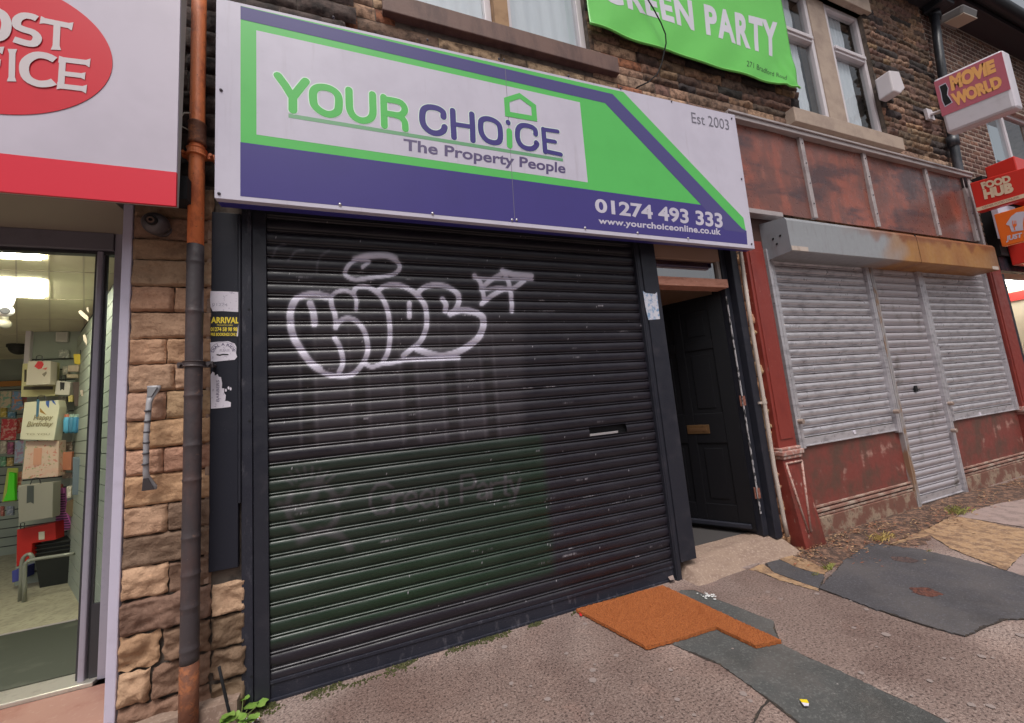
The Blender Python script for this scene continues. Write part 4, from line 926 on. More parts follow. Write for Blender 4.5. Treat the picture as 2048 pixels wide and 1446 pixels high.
# poster remnant on the post
t = sticker([(1286, 582), (1292, 586), (1310, 588), (1314, 584), (1316, 605), (1320, 638), (1297, 640), (1291, 615)], 'torn_poster', 'torn blue and white flyer remnant on the black post right of the shutter', mat('flyer_paper', (.55, .55, .62), .6, layers=[(25, 5, .45, .6, (.10, .25, .45), .8), (60, 5, .6, .7, (.4, .15, .15), .6)]), Y=-.0465, cat='poster')

# doorstep
m_step = mat('worn_stone_step', (.27, .19, .145), .85, layers=[(8, 7, .42, .66, (.21, .14, .11), .8, (1, 2.5, 1)), (60, 5, .5, .7, (.44, .34, .28), .6)], bump=[(40, .5, .006)])
mb = MB()
def stepf(a, b):
    x = lerp(2.02, 3.06, a); y = lerp(-.17, .17, b); z = .094 * min(1, (b / .62)) ** .75 + .003 + .004 * noise.noise(Vector((x * 7, y * 9, 0)))
    if a < .05: z *= a / .05
    if b == 0: y += .01 * noise.noise(Vector((x * 9, 3, 1)))
    return (x, y, z - .025 * max(0, 1 - abs(a - .45) / .5) * (1 - b))
mb.grid(stepf, 60, 16)
mb.build('doorstep', m_step, smooth=False, label='worn pale stone doorstep in front of the open black door', cat='doorstep')
mb = MB(); mb.slab([G(1455, 1133, .012), G(1478, 1122, .012), G(1515, 1120, .012), G(1520, 1126, .012), G(1500, 1136, .012)], (0, 0, -.01)); mb.build('stone_chip', m_flag, label='pale triangular stone piece in the pavement before the doorstep', cat='stone')

# stone strip, white conduit
st = thing('stone_strip', 'narrow strip of tan stones between black door frame and white conduit', 'stone strip', (jx1 + .05, 0, 0))
blk = MB(); rnd = random.Random(21); z = 0
cx0 = F(1484, 540, -.03).x
while z < 2.55:
    h = rnd.uniform(.08, .2); block(blk, jx1 - .02, jx1 + .13, z, z + h, .0, .03, rnd, vary(rnd, (.44, .26, .15), .2, .08), res=.012, rough=1, seam=.006); z += h
blk.build('stones', m_stone, st, smooth=True, usecol=True)
mb = MB(); mb.box(jx1 - .03, jx1 + .2, .002, .2, 0, 2.6); mb.build('mortar_core', m_mortar, st)
cnd = thing('conduit', 'slim white painted conduit running down beside the red pilaster', 'conduit', (jx1 + .1, -.05, 0))
path = [F(1483, 505, -.05), F(1500, 640, -.05), F(1527, 800, -.05), F(1545, 930, -.05), F(1568, 1040, -.05), F(1577, 1072, -.05)]
cxm_ = sum(p.x for p in path) / len(path); path = [Vector((lerp(p.x, cxm_, .5), p.y, p.z)) for p in path]
m_cond = mat('dirty_white_paint', (.50, .42, .37), .6, layers=[(10, 7, .5, .7, (.3, .22, .17), .7, (1, 1, .4))])
mb = MB(); mb.tube(path, .0155, 10); mb.build('pipe', m_cond, cnd, smooth=True)
mb = MB(); p = path[2]; mb.tube([p + Vector((0, 0, -.012 - .02)), p + Vector((0, 0, .012 - .02))], .02, 10); mb.box(p.x - .055, p.x + .03, -.05, -.03, p.z - .03, p.z - .012); mb.build('clip', m_cond, cnd)

# ---------------------------------------------------------------- grey shuttered shop
m_redpaint = mat('red_gloss_paint', (.23, .035, .026), .42, layers=[(9, 7, .45, .72, (.16, .022, .018), .7, (1, 1, .35)), (45, 6, .66, .72, (.5, .36, .30), .6, (1, 1, .3))], bump=[(40, .2, .003)], rvar=.1)
m_redworn = mat('worn_dark_red_paint', (.19, .045, .036), .6, layers=[(3.2, 8, .40, .62, (.085, .052, .038), .85), (4.5, 9, .57, .66, (.40, .23, .19), .75), (30, 6, .55, .75, (.12, .03, .025), .6), (90, 3, .70, .76, (.5, .38, .34), .6)], bump=[(25, .3, .004)], rvar=.12)
m_fascia = mat('rusty_fascia_sheet', (.30, .085, .055), .34, layers=[(2.2, 8, .38, .56, (.15, .062, .05), .9, (1, 1, .5)), (5, 8, .55, .72, (.36, .13, .09), .6, (1, 1, .6)), (1.4, 6, .47, .60, (.060, .034, .038), .85, (.6, 1, 2)), (40, 5, .66, .74, (.42, .30, .27), .5)], bump=[(3, .35, .02), (40, .15, .002)], rvar=.12)
m_trim = mat('dull_metal_trim', (.42, .37, .37), .5, .2, layers=[(12, 6, .45, .7, (.27, .22, .22), .8, (.3, 1, 1))], bump=[(50, .15, .002)])
m_galv = mat('galvanised_slats', (.54, .52, .55), .36, .45, layers=[(7, 7, .45, .72, (.22, .205, .23), .7, (1, 1, 3)), (45, 6, .55, .75, (.46, .44, .49), .5)], bump=[(60, .15, .002)], rvar=.1)
m_galvd = mat('dirty_galvanised_slats', (.48, .45, .48), .4, .4, layers=[(3, 8, .52, .70, (.15, .13, .115), .8, (1.6, 1, 1)), (9, 6, .62, .74, (.10, .085, .075), .7)], bump=[(60, .2, .002)], rvar=.1)
m_galvr = mat('rust_streaked_metal', (.38, .36, .37), .5, .3, layers=[(12, 8, .48, .62, (.30, .17, .085), .85, (1, 1, .3))], bump=[(60, .2, .002)])
def mx(pa, pb, Y): return (F(*pa, Y).x + F(*pb, Y).x) / 2
gA = mx((1531, 519), (1588, 888), 0); gB = mx((1545, 550), (1603, 888), 0)
gC = mx((1725, 544), (1787.7, 861.7), 0); gD = mx((1742, 547), (1799, 864), 0)
gE = mx((1830, 552), (1921, 990), 0); gF = mx((1842, 553), (1932, 990), 0)
gG = mx((1964, 555), (2026, 824), 0); gH = gG + .07
zL = F(1700, 874, 0).z; zR = F(1960, 834, 0).z; zS = (zL + zR) / 2
fsY = -.05
faz1 = 3.52; tz_ = [F(1475, 239, fsY).z, F(1935, 357, fsY).z]; ztrim = sum(tz_) / 2
print('grey', [round(v, 3) for v in (gA, gB, gC, gD, gE, gF, gG, zS, ztrim)])
GP = .079
def rshutter(x0, x1, zb, label, m_, ph=0.0, floor=False, seed=1):
    r = thing('roller_shutter', label, 'roller shutter', ((x0 + x1) / 2, 0, zb))
    rw = slat_rows(zb + .075, 2.52, GP, zb + ph); nx = max(12, int((x1 - x0) / .04)); vs = []
    rr = random.Random(seed)
    for z, o in rw:
        for i in range(nx + 1):
            x = lerp(x0, x1, i / nx); e = min(1, min(i, nx - i) / 1.5)
            vs.append((x, -(o * 1.7) * (1 if 0 < i < nx else .25) + .002 * math.sin(x * 3 + z), z + .0015 * noise.noise(Vector((x * 3, z * 5, seed)))))
    fs = [(j * (nx + 1) + i, j * (nx + 1) + i + 1, (j + 1) * (nx + 1) + i + 1, (j + 1) * (nx + 1) + i) for j in range(len(rw) - 1) for i in range(nx)]
    mb = MB(); mb.add(vs, fs); mb.build('curtain', m_, r, smooth=True)
    mb = MB(); mb.box(x0, x1, -.012, .01, zb, zb + .072); mb.box(x0, x1, -.022, -.010, zb, zb + .010); b_ = mb.build('bottom_bar', m_galv, r, bevel=.002)
    return r, b_
r1, b1 = rshutter(gB + .002, gC, zS, 'wide galvanised roller shutter over the left window of the grey shuttered shop', m_galv, seed=2)
r2, b2 = rshutter(gD, gE, .01, 'narrow dirty galvanised roller shutter reaching the ground over the shop door', m_galvd, seed=3)
r3, b3 = rshutter(gF, gG, zS, 'galvanised roller shutter over the right window of the grey shuttered shop', m_galv, seed=4)
mb = MB(); p = F(1709, 864, -.014); mb.tube([p, p + Vector((0, -.003, 0))], .02, 12); mb.build('bar_sticker', m_paper, r1)
mb = MB(); p = F(1960, 828, -.014); mb.tube([p, p + Vector((0, -.003, 0))], .02, 12); mb.build('bar_sticker', m_paper, r3)
mb = MB(); p = F(1830, 778, -.02); mb.box(p.x - .02, p.x + .02, -.035, -.012, p.z - .03, p.z + .035); mb.box(p.x, p.x + .08, -.03, -.018, p.z - .012, p.z); mb.build('lock', m_dark, r2, bevel=.003)
def guide(par, x0, x1, z0, m_=None, y=-.035):
    mb = MB(); mb.box(x0, x1, y, .02, z0, 2.55); mb.box(x0 + (x1 - x0) * .42, x0 + (x1 - x0) * .55, y - .004, y, z0, 2.55); mb.build('guide_rail', m_ or m_galv, par, bevel=.003)
guide(r1, gA, gB, zS - .01); guide(r1, gC + .001, (gC + gD) / 2 - .002, zS - .02); guide(r2, (gC + gD) / 2, gD - .001, .0, m_galvr, y=-.04); guide(r2, gE + .001, (gE + gF) / 2, .0); guide(r3, (gE + gF) / 2 + .002, gF - .001, zS); guide(r3, gG + .001, gH - .02, zS)
for par, p in ((r1, F(1599, 843, -.04)), (r2, F(1790, 823, -.045)), (r3, F(1898, 807, -.04)), (r2, F(1905, 861, -.045))):
    mb = MB(); mb.tube([p + Vector((0, .01, 0)), p + Vector((0, -.035, 0))], .022, 10); mb.build('bullet_lock', mat('lock_metal', (.34, .26, .22), .5, .3), par, bevel=.004)
# shutter hood with rusted right end
hd = thing('shutter_hood', 'long metal shutter hood, grey at left and rusty ochre at right', 'shutter hood', (5.3, -.24, 2.44))
hx0 = F(1582.6, 497, -.24).x; hx1 = F(2001, 543, -.24).x; hzb = (F(1582.6, 497, -.24).z + F(2001, 543, -.24).z) / 2; hzt = F(1571.5, 429, -.24).z
hjx = F(1837, 495, -.24).x; xg_ = F(1765, 470, -.24).x
print('hood', hx0, hx1, hzb, hzt, hjx)
def hood(x0, x1, name, endcap):
    mb = MB(); prof_ = [(.02, hzb), (-.232, hzb), (-.24, hzb + .008), (-.24, hzt - .05), (-.225, hzt - .02), (.02, hzt + .03)]
    nx = max(2, int((x1 - x0) / .03)); npf = []
    for (a, b), (c, d) in zip(prof_[:-1], prof_[1:]):
        k = max(1, int(math.hypot(c - a, d - b) / .03))
        npf += [(lerp(a, c, i / k), lerp(b, d, i / k)) for i in range(k)]
    npf.append(prof_[-1]); vs = []; cs = []
    for i in range(nx + 1):
        x = lerp(x0, x1, i / nx)
        for y, z in npf:
            vs.append((x, y + .003 * noise.noise(Vector((x * 2, z * 4, 1))), z))
            t = min(1, max(0, (x - xg_ + .15) / .6 + .55 * noise.noise(Vector((x * 4, z * 6, 7)))))
            g_ = Vector((.30, .31, .33)); oc = Vector((.42, .215, .065)).lerp(Vector((.30, .12, .04)), .5 + .5 * noise.noise(Vector((x * 5, z * 3, 3))))
            c = g_.lerp(oc, t); hh = (z - hzb) / (hzt - hzb)
            ru = min(1, max(0, (hh - .66 + .4 * noise.noise(Vector((x * 6, 0, 5)))) / .12)) * min(1, max(0, (x - xg_ + .7) / .9))
            c = c.lerp(Vector((.22, .07, .025)), ru * .85)
            en = min(1, max(0, (x - hx1 + .35) / .3)); c = c.lerp(Vector((.20, .09, .045)), en * .8)
            cs.append(tuple(c))
    m_ = len(npf); b0 = len(mb.v)
    mb.add(vs, [(i * m_ + j, (i + 1) * m_ + j, (i + 1) * m_ + j + 1, i * m_ + j + 1) for i in range(nx) for j in range(m_ - 1)]); mb.c = cs[:]
    if endcap: 
        mb.add([(endcap, y, z) for y, z in prof_], [tuple(range(len(prof_)))], 0, (.27, .28, .31) if endcap < 4 else (.2, .1, .05))
    return mb.build(name, mat('hood_metal', (1, 1, 1), .5, .15, attr=True, layers=[(20, 6, .5, .75, (.8, .76, .74), .7, (1, 1, .3), 'MULTIPLY'), (70, 4, .62, .7, (1.35, 1.3, 1.25), .5, (1, 1, .25), 'MULTIPLY')], bump=[(40, .2, .003)], rvar=.1), hd, usecol=True)
hood(hx0, hjx - .004, 'hood_section', hx0); hood(hjx + .004, hx1, 'hood_section', hx1)
mb = MB(); mb.box(hjx - .01, hjx + .01, -.236, .0, hzb + .004, hzt - .02); mb.build('seam_gap', m_dark, hd)
mb = MB(); mb.box(hx0 + .004, hx0 + .22, -.2435, -.241, hzb + .006, hzb + .046); mb.build('label_plate', m_cond, hd); mb = MB(); mb.box(hx1 - .18, hx1 - .03, -.2425, -.241, hzb - .0, hzb + .04); mb.build('label_plate', m_cond, hd)
mb = MB()
for y, z in ((-.17, .20), (-.13, .14), (-.105, .20)): mb.tube([(hx0 - .001, y, hzb + z - .03), (hx0 - .003, y, hzb + z - .03)], .010, 10)
mb.build('rivet_holes', m_dark, hd)
# fascia panels
fx0 = F(1480, 300, fsY).x - .15; fx1 = mx((1935, 375), (1966, 487), fsY)
fzb = F(1530, 424, fsY).z
fa = thing('shop_fascia', 'row of rust stained dark red fascia panels above the grey shutters', 'fascia', (5.3, fsY, 2.7))
sx = [mx((1600, 292), (1629, 438), fsY), mx((1727, 322), (1754, 455), fsY), mx((1849, 352), (1878, 473), fsY)]
bnd = [fx0] + sx + [fx1 - .06]
for a, b in zip(bnd, bnd[1:]):
    mb = MB(); mb.grid(lambda u_, v_: (lerp(a, b, u_), fsY + .004 + .010 * noise.noise(Vector((lerp(a, b, u_) * 2, v_ * 2, 4))), lerp(fzb, ztrim - .03, v_)), 24, 12); mb.build('fascia_panel', m_fascia, fa, smooth=True)
for x in sx + [fx1 - .13]: mb = MB(); mb.box(x - .028, x + .028, fsY - .022, fsY + .02, fzb, ztrim - .035); mb.build('cover_strip', m_trim, fa, bevel=.003)
mb = MB()
for x in sx + [fx1 - .13]:
    for k in range(4): mb.ball((x, fsY - .023, lerp(fzb + .15, ztrim - .1, k / 3)), .008, 6, 4)
mb.build('strip_screws', m_darkscrew, fa)
mb = MB(); mb.box(fx1 - .06, fx1, fsY - .03, .05, fzb - .1, ztrim - .03); mb.build('end_post', m_trim, fa, bevel=.004)
mb = MB(); mb.box(fx0, fx1 + .02, fsY - .05, .05, ztrim - .034, ztrim + .03); mb.box(fx0, fx1 + .02, fsY - .065, fsY - .0505, ztrim + .008, ztrim + .03); mb.build('top_trim', m_trim, fa, bevel=.004)
mb = MB(); mb.box(fx0, 3.7, fsY - .03, .05, fzb - .045, fzb); mb.build('bottom_trim', m_trim, fa, bevel=.003)
mb = MB(); mb.box(fx0, fx1, .0, .05, 2.4, fzb - .046); mb.build('recess_board', mat('red_brown_board', (.06, .025, .02), .7), fa)
# pilasters
def pilaster(x0, x1, label, w=.02):
    t = thing('pilaster', label, 'pilaster', ((x0 + x1) / 2, -.08, 0))
    mb = MB(); mb.box(x0, x1, -.06, .05, zS - .02, 2.6); mb.box(x0 + .03, x1 - .03, -.068, -.0605, zS + .1, 2.5); mb.box(x1 + .0005, x1 + .03, -.045, .05, zS + .02, 2.55); mb.build('shaft', m_redpaint, t, bevel=.004)
    mb = MB(); zc = zS
    mb.box(x0 - .02, x1 + .03, -.10, .05, zc - .03, zc + .01); mb.box(x0 - .01, x1 + .02, -.085, .05, zc + .0105, zc + .035); mb.box(x0 - .005, x1 + .015, -.09, .05, zc - .06, zc - .0305); mb.build('capital', mat('peeling_pink_paint', (.36, .16, .13), .7, layers=[(30, 6, .45, .6, (.48, .40, .36), .8), (15, 6, .55, .7, (.2, .04, .03), .8)], bump=[(40, .5, .004)]), t, bevel=.008)
    mb = MB(); zb = -.01; zt = zc - .061
    fr = [(x0, -.075, zt), (x1 + .01, -.075, zt), (x1 + .030, -.150, zb), (x0 - .005, -.150, zb)]
    bk = [(p[0], .05, p[2]) for p in fr]
    mb.add(fr + bk, [(0, 3, 2, 1), (0, 1, 5, 4), (1, 2, 6, 5), (2, 3, 7, 6), (3, 0, 4, 7)])
    mb.build('plinth', mat('grimy_red_paint', (.20, .034, .026), .5, layers=[(5, 7, .45, .62, (.09, .035, .025), .85, (1, 1, .4)), (30, 6, .62, .70, (.42, .28, .23), .7, (1, 1, .4)), (14, 6, .5, .7, (.13, .02, .016), .7)], bump=[(30, .4, .004)], rvar=.12), t, bevel=.006)
    mb = MB(); fy = lambda z: lerp(-.150, -.075, (z - zb) / (zt - zb)) - .004
    for a, b in (((x0 + .02, zt - .03), (x0 + .06, .12)), ((x1 - .0, zt - .03), (x0 + .09, .12)), ((x0 + .02, zt - .03), (x1 - .0, zt - .03))):
        mb.tube([(a[0], fy(a[1]), a[1]), (b[0], fy(b[1]), b[1])], .009, 6)
    mb.build('carved_edging', mat('worn_edging', (.42, .27, .23), .7, layers=[(40, 6, .5, .6, (.25, .06, .04), .8)]), t, smooth=True)
    return t
px0, px1 = mx((1498, 560), (1556, 860), -.06), mx((1537, 560), (1586, 860), -.06)
print('pil', px0, px1)
pilaster(px0, px1, 'bright red timber pilaster between white conduit and grey shutters')
qx0, qx1 = gH + .0, gH + .30
pilaster(qx0, qx1, 'brownish red timber pilaster at the far right end of the grey shutters')
mb = MB(); mb.box(qx1 + .04, qx1 + .16, -.03, .05, -.02, 2.5)
mb.build('post', m_blackpaint, label='dark narrow post between the far red pilaster and the lit takeaway', cat='post')
# stall risers
def riser(x0, x1, label):
    t = thing('stall_riser', label, 'stall riser', ((x0 + x1) / 2, 0, 0))
    mb = MB(); mb.box(x0, x1, .0, .05, .0, zS - .005); mb.build('painted_panel', m_redworn, t)
    mb = MB()
    for z, h, y in ((.225, .018, -.02), (.19, .022, -.03), (.155, .02, -.022)): mb.box(x0, x1, y, 0, z, z + h)
    mb.build('moulding', mat('worn_moulding', (.26, .14, .11), .7, layers=[(20, 6, .45, .62, (.42, .34, .28), .8, (.4, 1, 1)), (8, 5, .5, .7, (.12, .04, .03), .7)], bump=[(40, .4, .004)]), t, bevel=.004)
    mb = MB(); mb.box(x0, x1, -.035, 0, -.02, .15); mb.build('skirting', mat('grimy_skirting', (.17, .075, .055), .75, layers=[(10, 7, .45, .6, (.34, .26, .19), .8), (20, 5, .55, .7, (.06, .03, .025), .7)], bump=[(40, .5, .004)]), t, bevel=.003)
riser(px1 + .03, (gC + gD) / 2 - .001, 'stained red panel under the left grey shutter with worn moulding')
riser((gE + gF) / 2 + .001, qx0, 'stained red panel under the right grey shutter')

# ---------------------------------------------------------------- projecting signs
ms = thing('projecting_sign', 'white projecting box sign with pink panel reading MOVIE WORLD', 'sign', (6.5, -.29, 4.1))
MX = 6.5
a, b, c, d = XP(1864.7, 160.4, MX), XP(2004, 97.4, MX), XP(2034, 214.4, MX), XP(1893, 268.3, MX)
thk = .17
mb = MB(); mb.slab([a, b, c, d], (thk, 0, 0)); mb.build('box_casing', mat('sign_casing_white', (.60, .56, .62), .35, layers=[(8, 5, .5, .8, (.45, .41, .45), .6)]), ms, bevel=.03)
mb = MB(); q = [XP(1867.5, 164.5, MX - .003), XP(2003.0, 102.8, MX - .003), XP(2021.5, 178.0, MX - .003), XP(1884.3, 233.2, MX - .003)]; mb.slab(q, (.002, 0, 0)); mb.build('pink_panel', mat('faded_pink', (.48, .12, .17), .4, layers=[(10, 5, .5, .8, (.42, .09, .11), .6)]), ms)
m8 = lambda x, y, k=5: XP(1800 + x / 6.024, 60 + y / 6.024, MX - .001 * k)
m_org = mat('sign_orange', (.85, .42, .14), .45)
mb = MB(); text_on(mb, 'MOVIE', [m8(590, 560), m8(1130, 345), m8(1160, 500), m8(622, 738)], bold=.07, space=.95); text_on(mb, 'WORLD', [m8(605, 775), m8(1205, 540), m8(1240, 680), m8(655, 925)], bold=.07, space=.95); mb.build('lettering', m_org, ms)
mb = MB(); mb.slab([m8(x, y) for x, y in [(478, 682), (548, 645), (575, 700), (565, 780), (600, 830), (622, 868), (545, 915), (515, 850), (500, 760)]], (.001, 0, 0)); mb.build('film_reel_emblem', m_dark, ms)
mb = MB(); mb.slab([m8(x, y, 4) for x, y in [(466, 676), (548, 634), (587, 700), (577, 776), (608, 822), (636, 872), (540, 930), (503, 855), (488, 760)]], (.0008, 0, 0)); mb.build('emblem_outline', m_signwhite, ms)
pw = F(1864, 228, .0); mb = MB(); e = XP(1879, 221, MX + .02); mb.tube([Vector((pw.x, .0, pw.z)), Vector((MX + .08, -.29, e.z))], .022, 8); mb.build('bracket_arm', m_upvc, ms, smooth=True)
z_ = pw.z; mb = MB(); mb.slab([F(1852, 216, -.01), F(1864, 220, -.01), F(1871, 240, -.01), F(1858, 237, -.01)], (0, .03, 0)); mb.build('bracket_plate', m_upvc, ms)

# takeaway shop at the right
tk = thing('takeaway_shop', 'lit takeaway shopfront with cream and red walls at the right edge', 'shop', (9, 0, 0))
tx0 = qx1 + .17
m_tred = mat('takeaway_red', (.62, .03, .02), .35); m_tcream = mat('takeaway_cream', (.72, .62, .46), .8)
mb = MB(); mb.box(tx0, 14, 3.2, 3.25, 0, 2.75); mb.box(tx0 - .05, tx0 - .01, .06, 3.2, 0, 2.75); mb.box(10.6, 10.65, .06, 3.2, 0, 2.75); mb.build('room_walls', m_tcream, tk)
mb = MB(); mb.box(tx0, 10.6, .06, 3.2, 2.72, 2.75); mb.build('room_ceiling', mat('takeaway_ceiling', (.62, .48, .40), .8), tk)
mb = MB(); mb.box(tx0, 10.6, .06, 3.2, -.02, .05); mb.build('room_floor', mat('takeaway_floor', (.3, .2, .17), .5), tk)
mb = MB(); mb.box(tx0, 10.6, 3.16, 3.199, 2.35, 2.5); mb.box(tx0, 10.6, 3.15, 3.199, 1.95, 2.1); mb.box(10.56, 10.599, .06, 3.14, 2.4, 2.55); mb.box(10.56, 10.599, .06, 3.14, .2, .9); mb.build('red_wall_bands', m_tred, tk)
mb = MB(); mb.box(tx0, 12, -.02, .05, 2.56, 2.75); mb.box(tx0, 12, -.01, .06, -.02, .28); mb.box(tx0 + 1.15, tx0 + 1.21, -.02, .05, .28, 2.56); mb.build('window_frame', m_blackpaint, tk)
mb = MB(); pane(mb, tx0, tx0 + 1.15, .02, .28, 2.56); pane(mb, tx0 + 1.21, 10.6, .02, .28, 2.56); mb.build('pane', m_poglass, tk)
for q in ([(1984, 549), (2026, 539), (2036, 545), (1990, 556)], [(1988, 566), (2060, 552), (2075, 566), (1994, 578)]):
    mb = MB(); mb.slab([G(*p, 2.69) for p in q], (0, 0, .02)); mb.build('ceiling_light', mat('takeaway_tube', (.9, .9, .85), .5, emit=((1, .95, .88), 16)), tk)
mb = MB(); mb.box(9.4, 10.4, 1.6, 2.2, 2.69, 2.71); mb.build('ceiling_light', mat('takeaway_tube', (.9, .9, .85)), tk)
mb = MB(); a = F(2023, 655, .3); mb.box(9.15, 9.55, .62, .63, 1.65, 1.95); mb.build('orange_notice', mat('notice_orange', (.75, .22, .04), .5), tk)
# fascia of takeaway
tf0 = F(1967, 312, -.32)
mb = MB(); mb.box(8.05, 12, -.32, -.06, 3.55, 4.02); mb.build('red_fascia', m_tred, tk, bevel=.01)
mb = MB(); mb.box(7.95, 12, -.05, .05, 2.76, 3.9); mb.build('fascia_backing', m_dark, tk)
mb = MB(); mb.box(7.78, 8.3, -.16, -.10, 2.95, 3.42); mb.build('white_board', m_signwhite, tk, bevel=.005)
mb = MB(); mb.box(8.15, 12, -.30, -.055, 2.62, 2.98); lf = mb.build('lower_fascia', m_tred, tk, bevel=.01)
mb = MB(); text_on(mb, 'PIZZA', [(8.2, -.303, 2.93), (9.0, -.303, 2.93), (9.0, -.303, 2.72), (8.2, -.303, 2.72)], bold=.05); mb.build('pizza_lettering', m_signwhite, lf)
FX = 7.3
k9 = lambda x, y, k=0: XP(1880 + x / 5.164, 260 + y / 5.164, FX - .0012 * k)
fh = thing('projecting_sign', 'red projecting sign reading FOOD HUB above the orange takeaway sign', 'sign', k9(380, 855))
TRr = k9(1000, 352); BRr = k9(1075, 650)
mb = MB(); mb.slab([k9(305, 550), TRr, BRr, k9(385, 855)], (.10, 0, 0)); mb.build('box_casing', m_tred, fh, bevel=.008)
m_cr = mat('sign_cream', (.74, .58, .42), .5)
mb = MB(); text_on(mb, 'FOOD', [k9(415, 545, 3), k9(720, 462, 3), k9(735, 535, 3), k9(440, 615, 3)], bold=.06, space=.95); text_on(mb, 'HUB', [k9(440, 620, 3), k9(745, 535, 3), k9(765, 640, 3), k9(460, 718, 3)], bold=.07, space=.95); mb.build('lettering', m_cr, fh)
mb = MB(); mb.slab([k9(375, 805, 2), k9(1040, 605, 2), k9(1050, 645, 2), k9(382, 842, 2)], (.001, 0, 0)); s_ = mb.build('cream_strip', m_cr, fh)
mb = MB(); text_on(mb, 'ORDER FOOD ONLINE', [k9(435, 792, 3.5), k9(815, 680, 3.5), k9(818, 700, 3.5), k9(438, 812, 3.5)]); mb.build('small_print', mat('brown_print', (.3, .12, .08), .6), fh)
je = thing('projecting_sign', 'orange projecting sign with white house and fork emblem reading JUST EAT', 'sign', k9(640, 1205))
mb = MB(); mb.slab([k9(555, 875), k9(1000, 745), k9(1080, 1095), k9(640, 1205)], (.08, 0, 0)); mb.build('box_casing', mat('sign_bright_orange', (.78, .15, .015), .35), je, bevel=.006)
mb = MB(); mb.slab([k9(x, y, 2) for x, y in [(680, 975), (735, 890), (790, 850), (860, 840), (920, 850), (990, 890), (975, 920), (985, 1015), (930, 1030), (925, 960), (890, 890), (865, 900), (855, 960), (860, 1035), (740, 1052), (715, 985), (700, 985)]], (.001, 0, 0)); 
mb.build('house_emblem', m_signwhite, je)
mb = MB()
for x in (745, 762, 779): mb.slab([k9(x, 935, 3), k9(x + 7, 935, 3), k9(x + 10, 985, 3), k9(x + 3, 985, 3)], (.0006, 0, 0))
mb.slab([k9(745, 975, 3.4), k9(792, 968, 3.4), k9(790, 990, 3.4), k9(772, 1002, 3.4), k9(778, 1035, 3.4), k9(766, 1037, 3.4), k9(760, 1004, 3.4)], (.0006, 0, 0)); mb.build('fork_emblem', mat('sign_bright_orange', (0, 0, 0)), je)
mb = MB(); text_on(mb, 'JUST EAT', [k9(672, 1098, 2), k9(1010, 1020, 2), k9(1022, 1065, 2), k9(682, 1148, 2)], bold=.05, ital=.2); mb.build('lettering', m_signwhite, je)

# ---------------------------------------------------------------- banner
bn = thing('banner', 'bright green fabric banner reading GREEN PARTY hung on the dark stone wall', 'banner', F(1380, 100, -.0))
BYp = -.03
b0, b1, b2 = F(1181, 50, BYp), F(1597, 181, BYp), F(1566, 0, BYp)
ztopb = 5.9
m_ban = mat('green_vinyl_banner', (.135, .56, .09), .38, bump=[(4, .35, .02, (1, 1, 1))])
def bedge(a): return lerp(b0.z, b1.z, a) + .035 * math.sin(a * math.pi) * -1 + .008 * math.sin(a * 22)
bxl, bxr = b0.x - .005, b1.x
def banf(a, b):
    z = lerp(bedge(a), ztopb, b); x = lerp(bxl, bxr - .0 * b, a)
    y = BYp - .008 * noise.noise(Vector((x * 1.6 + z * 1.2, z * 1.4, 2))) - .006 * math.sin((x - z * .8) * 11) * max(0, 1 - b * 2.2)
    ex = max(0, 1 - math.hypot((x - bxr) * 2.2, (z - b1.z) * 2.2) / .9); y -= .022 * ex * (1 + math.sin((x * 1.2 + z * .7) * 26)) * .6
    return (x, y, z)
mb = MB(); mb.grid(banf, 150, 70); o = mb.build('fabric', m_ban, bn, smooth=True)
sd = o.modifiers.new('solid', 'SOLIDIFY'); sd.thickness = .0015; sd.offset = 1
mb = MB(); mb.tube([Vector(banf(i / 60, 0)) + Vector((0, -.004, .012)) for i in range(61)], .009, 6); mb.build('hem', mat('green_hem', (.20, .66, .13), .4), bn, smooth=True)
c9 = lambda x, y: F(1180 + x / 4.452, y / 4.452, BYp)
def ban_text(tx, corners, bold, m_, space=1.0, sub=2):
    mb = MB(); text_on(mb, tx, corners, bold=bold, space=space)
    bm = bmesh.new(); vv = [bm.verts.new(p) for p in mb.v]
    for f in mb.f:
        try: bm.faces.new([vv[i] for i in f])
        except ValueError: pass
    bmesh.ops.triangulate(bm, faces=bm.faces[:])
    for _ in range(3): bmesh.ops.subdivide_edges(bm, edges=[e for e in bm.edges if e.calc_length() > .05], cuts=1); bmesh.ops.triangulate(bm, faces=[f for f in bm.faces if len(f.verts) > 3])
    bm.verts.index_update(); mb.v = [tuple(v.co) for v in bm.verts]; mb.f = [tuple(v.index for v in f.verts) for f in bm.faces]; mb.m = [0] * len(mb.f); mb.c = [(1, 1, 1)] * len(mb.v); bm.free()
    out = []
    for x, y, z in mb.v:
        a = (x - bxl) / (bxr - bxl); zb_ = bedge(a); b = (z - zb_) / (ztopb - zb_); out.append((x, banf(a, b)[1] - .0028, z))
    mb.v = out; return mb.build('lettering', m_, bn)
ban_text('GREEN PARTY', [c9(60, -210), c9(1665, 205), c9(1675, 522), c9(120, 5)], .042, mat('banner_white', (.62, .60, .68), .5), 1.14)
ban_text('271 Bradford Road', [c9(1390, 545), c9(1745, 680), c9(1745, 715), c9(1388, 595)], .0, mat('dark_green_print', (.03, .09, .03), .6))
mb = MB(); mb.tube([c9(430, -60) + Vector((0, -.06, 0)), c9(440, 0) + Vector((0, -.06, 0)), c9(520, 130) + Vector((0, -.06, 0)), c9(590, 260) + Vector((0, -.06, 0)), c9(630, 360) + Vector((0, -.06, 0)), c9(642, 430) + Vector((0, -.05, 0)), c9(640, 560) + Vector((0, 0, 0)), c9(600, 660), c9(520, 730), c9(415, 780)], .006, 6)
mb.build('hanging_cable', m_dark, smooth=True, label='thin black cable hanging over the green banner', cat='cable')

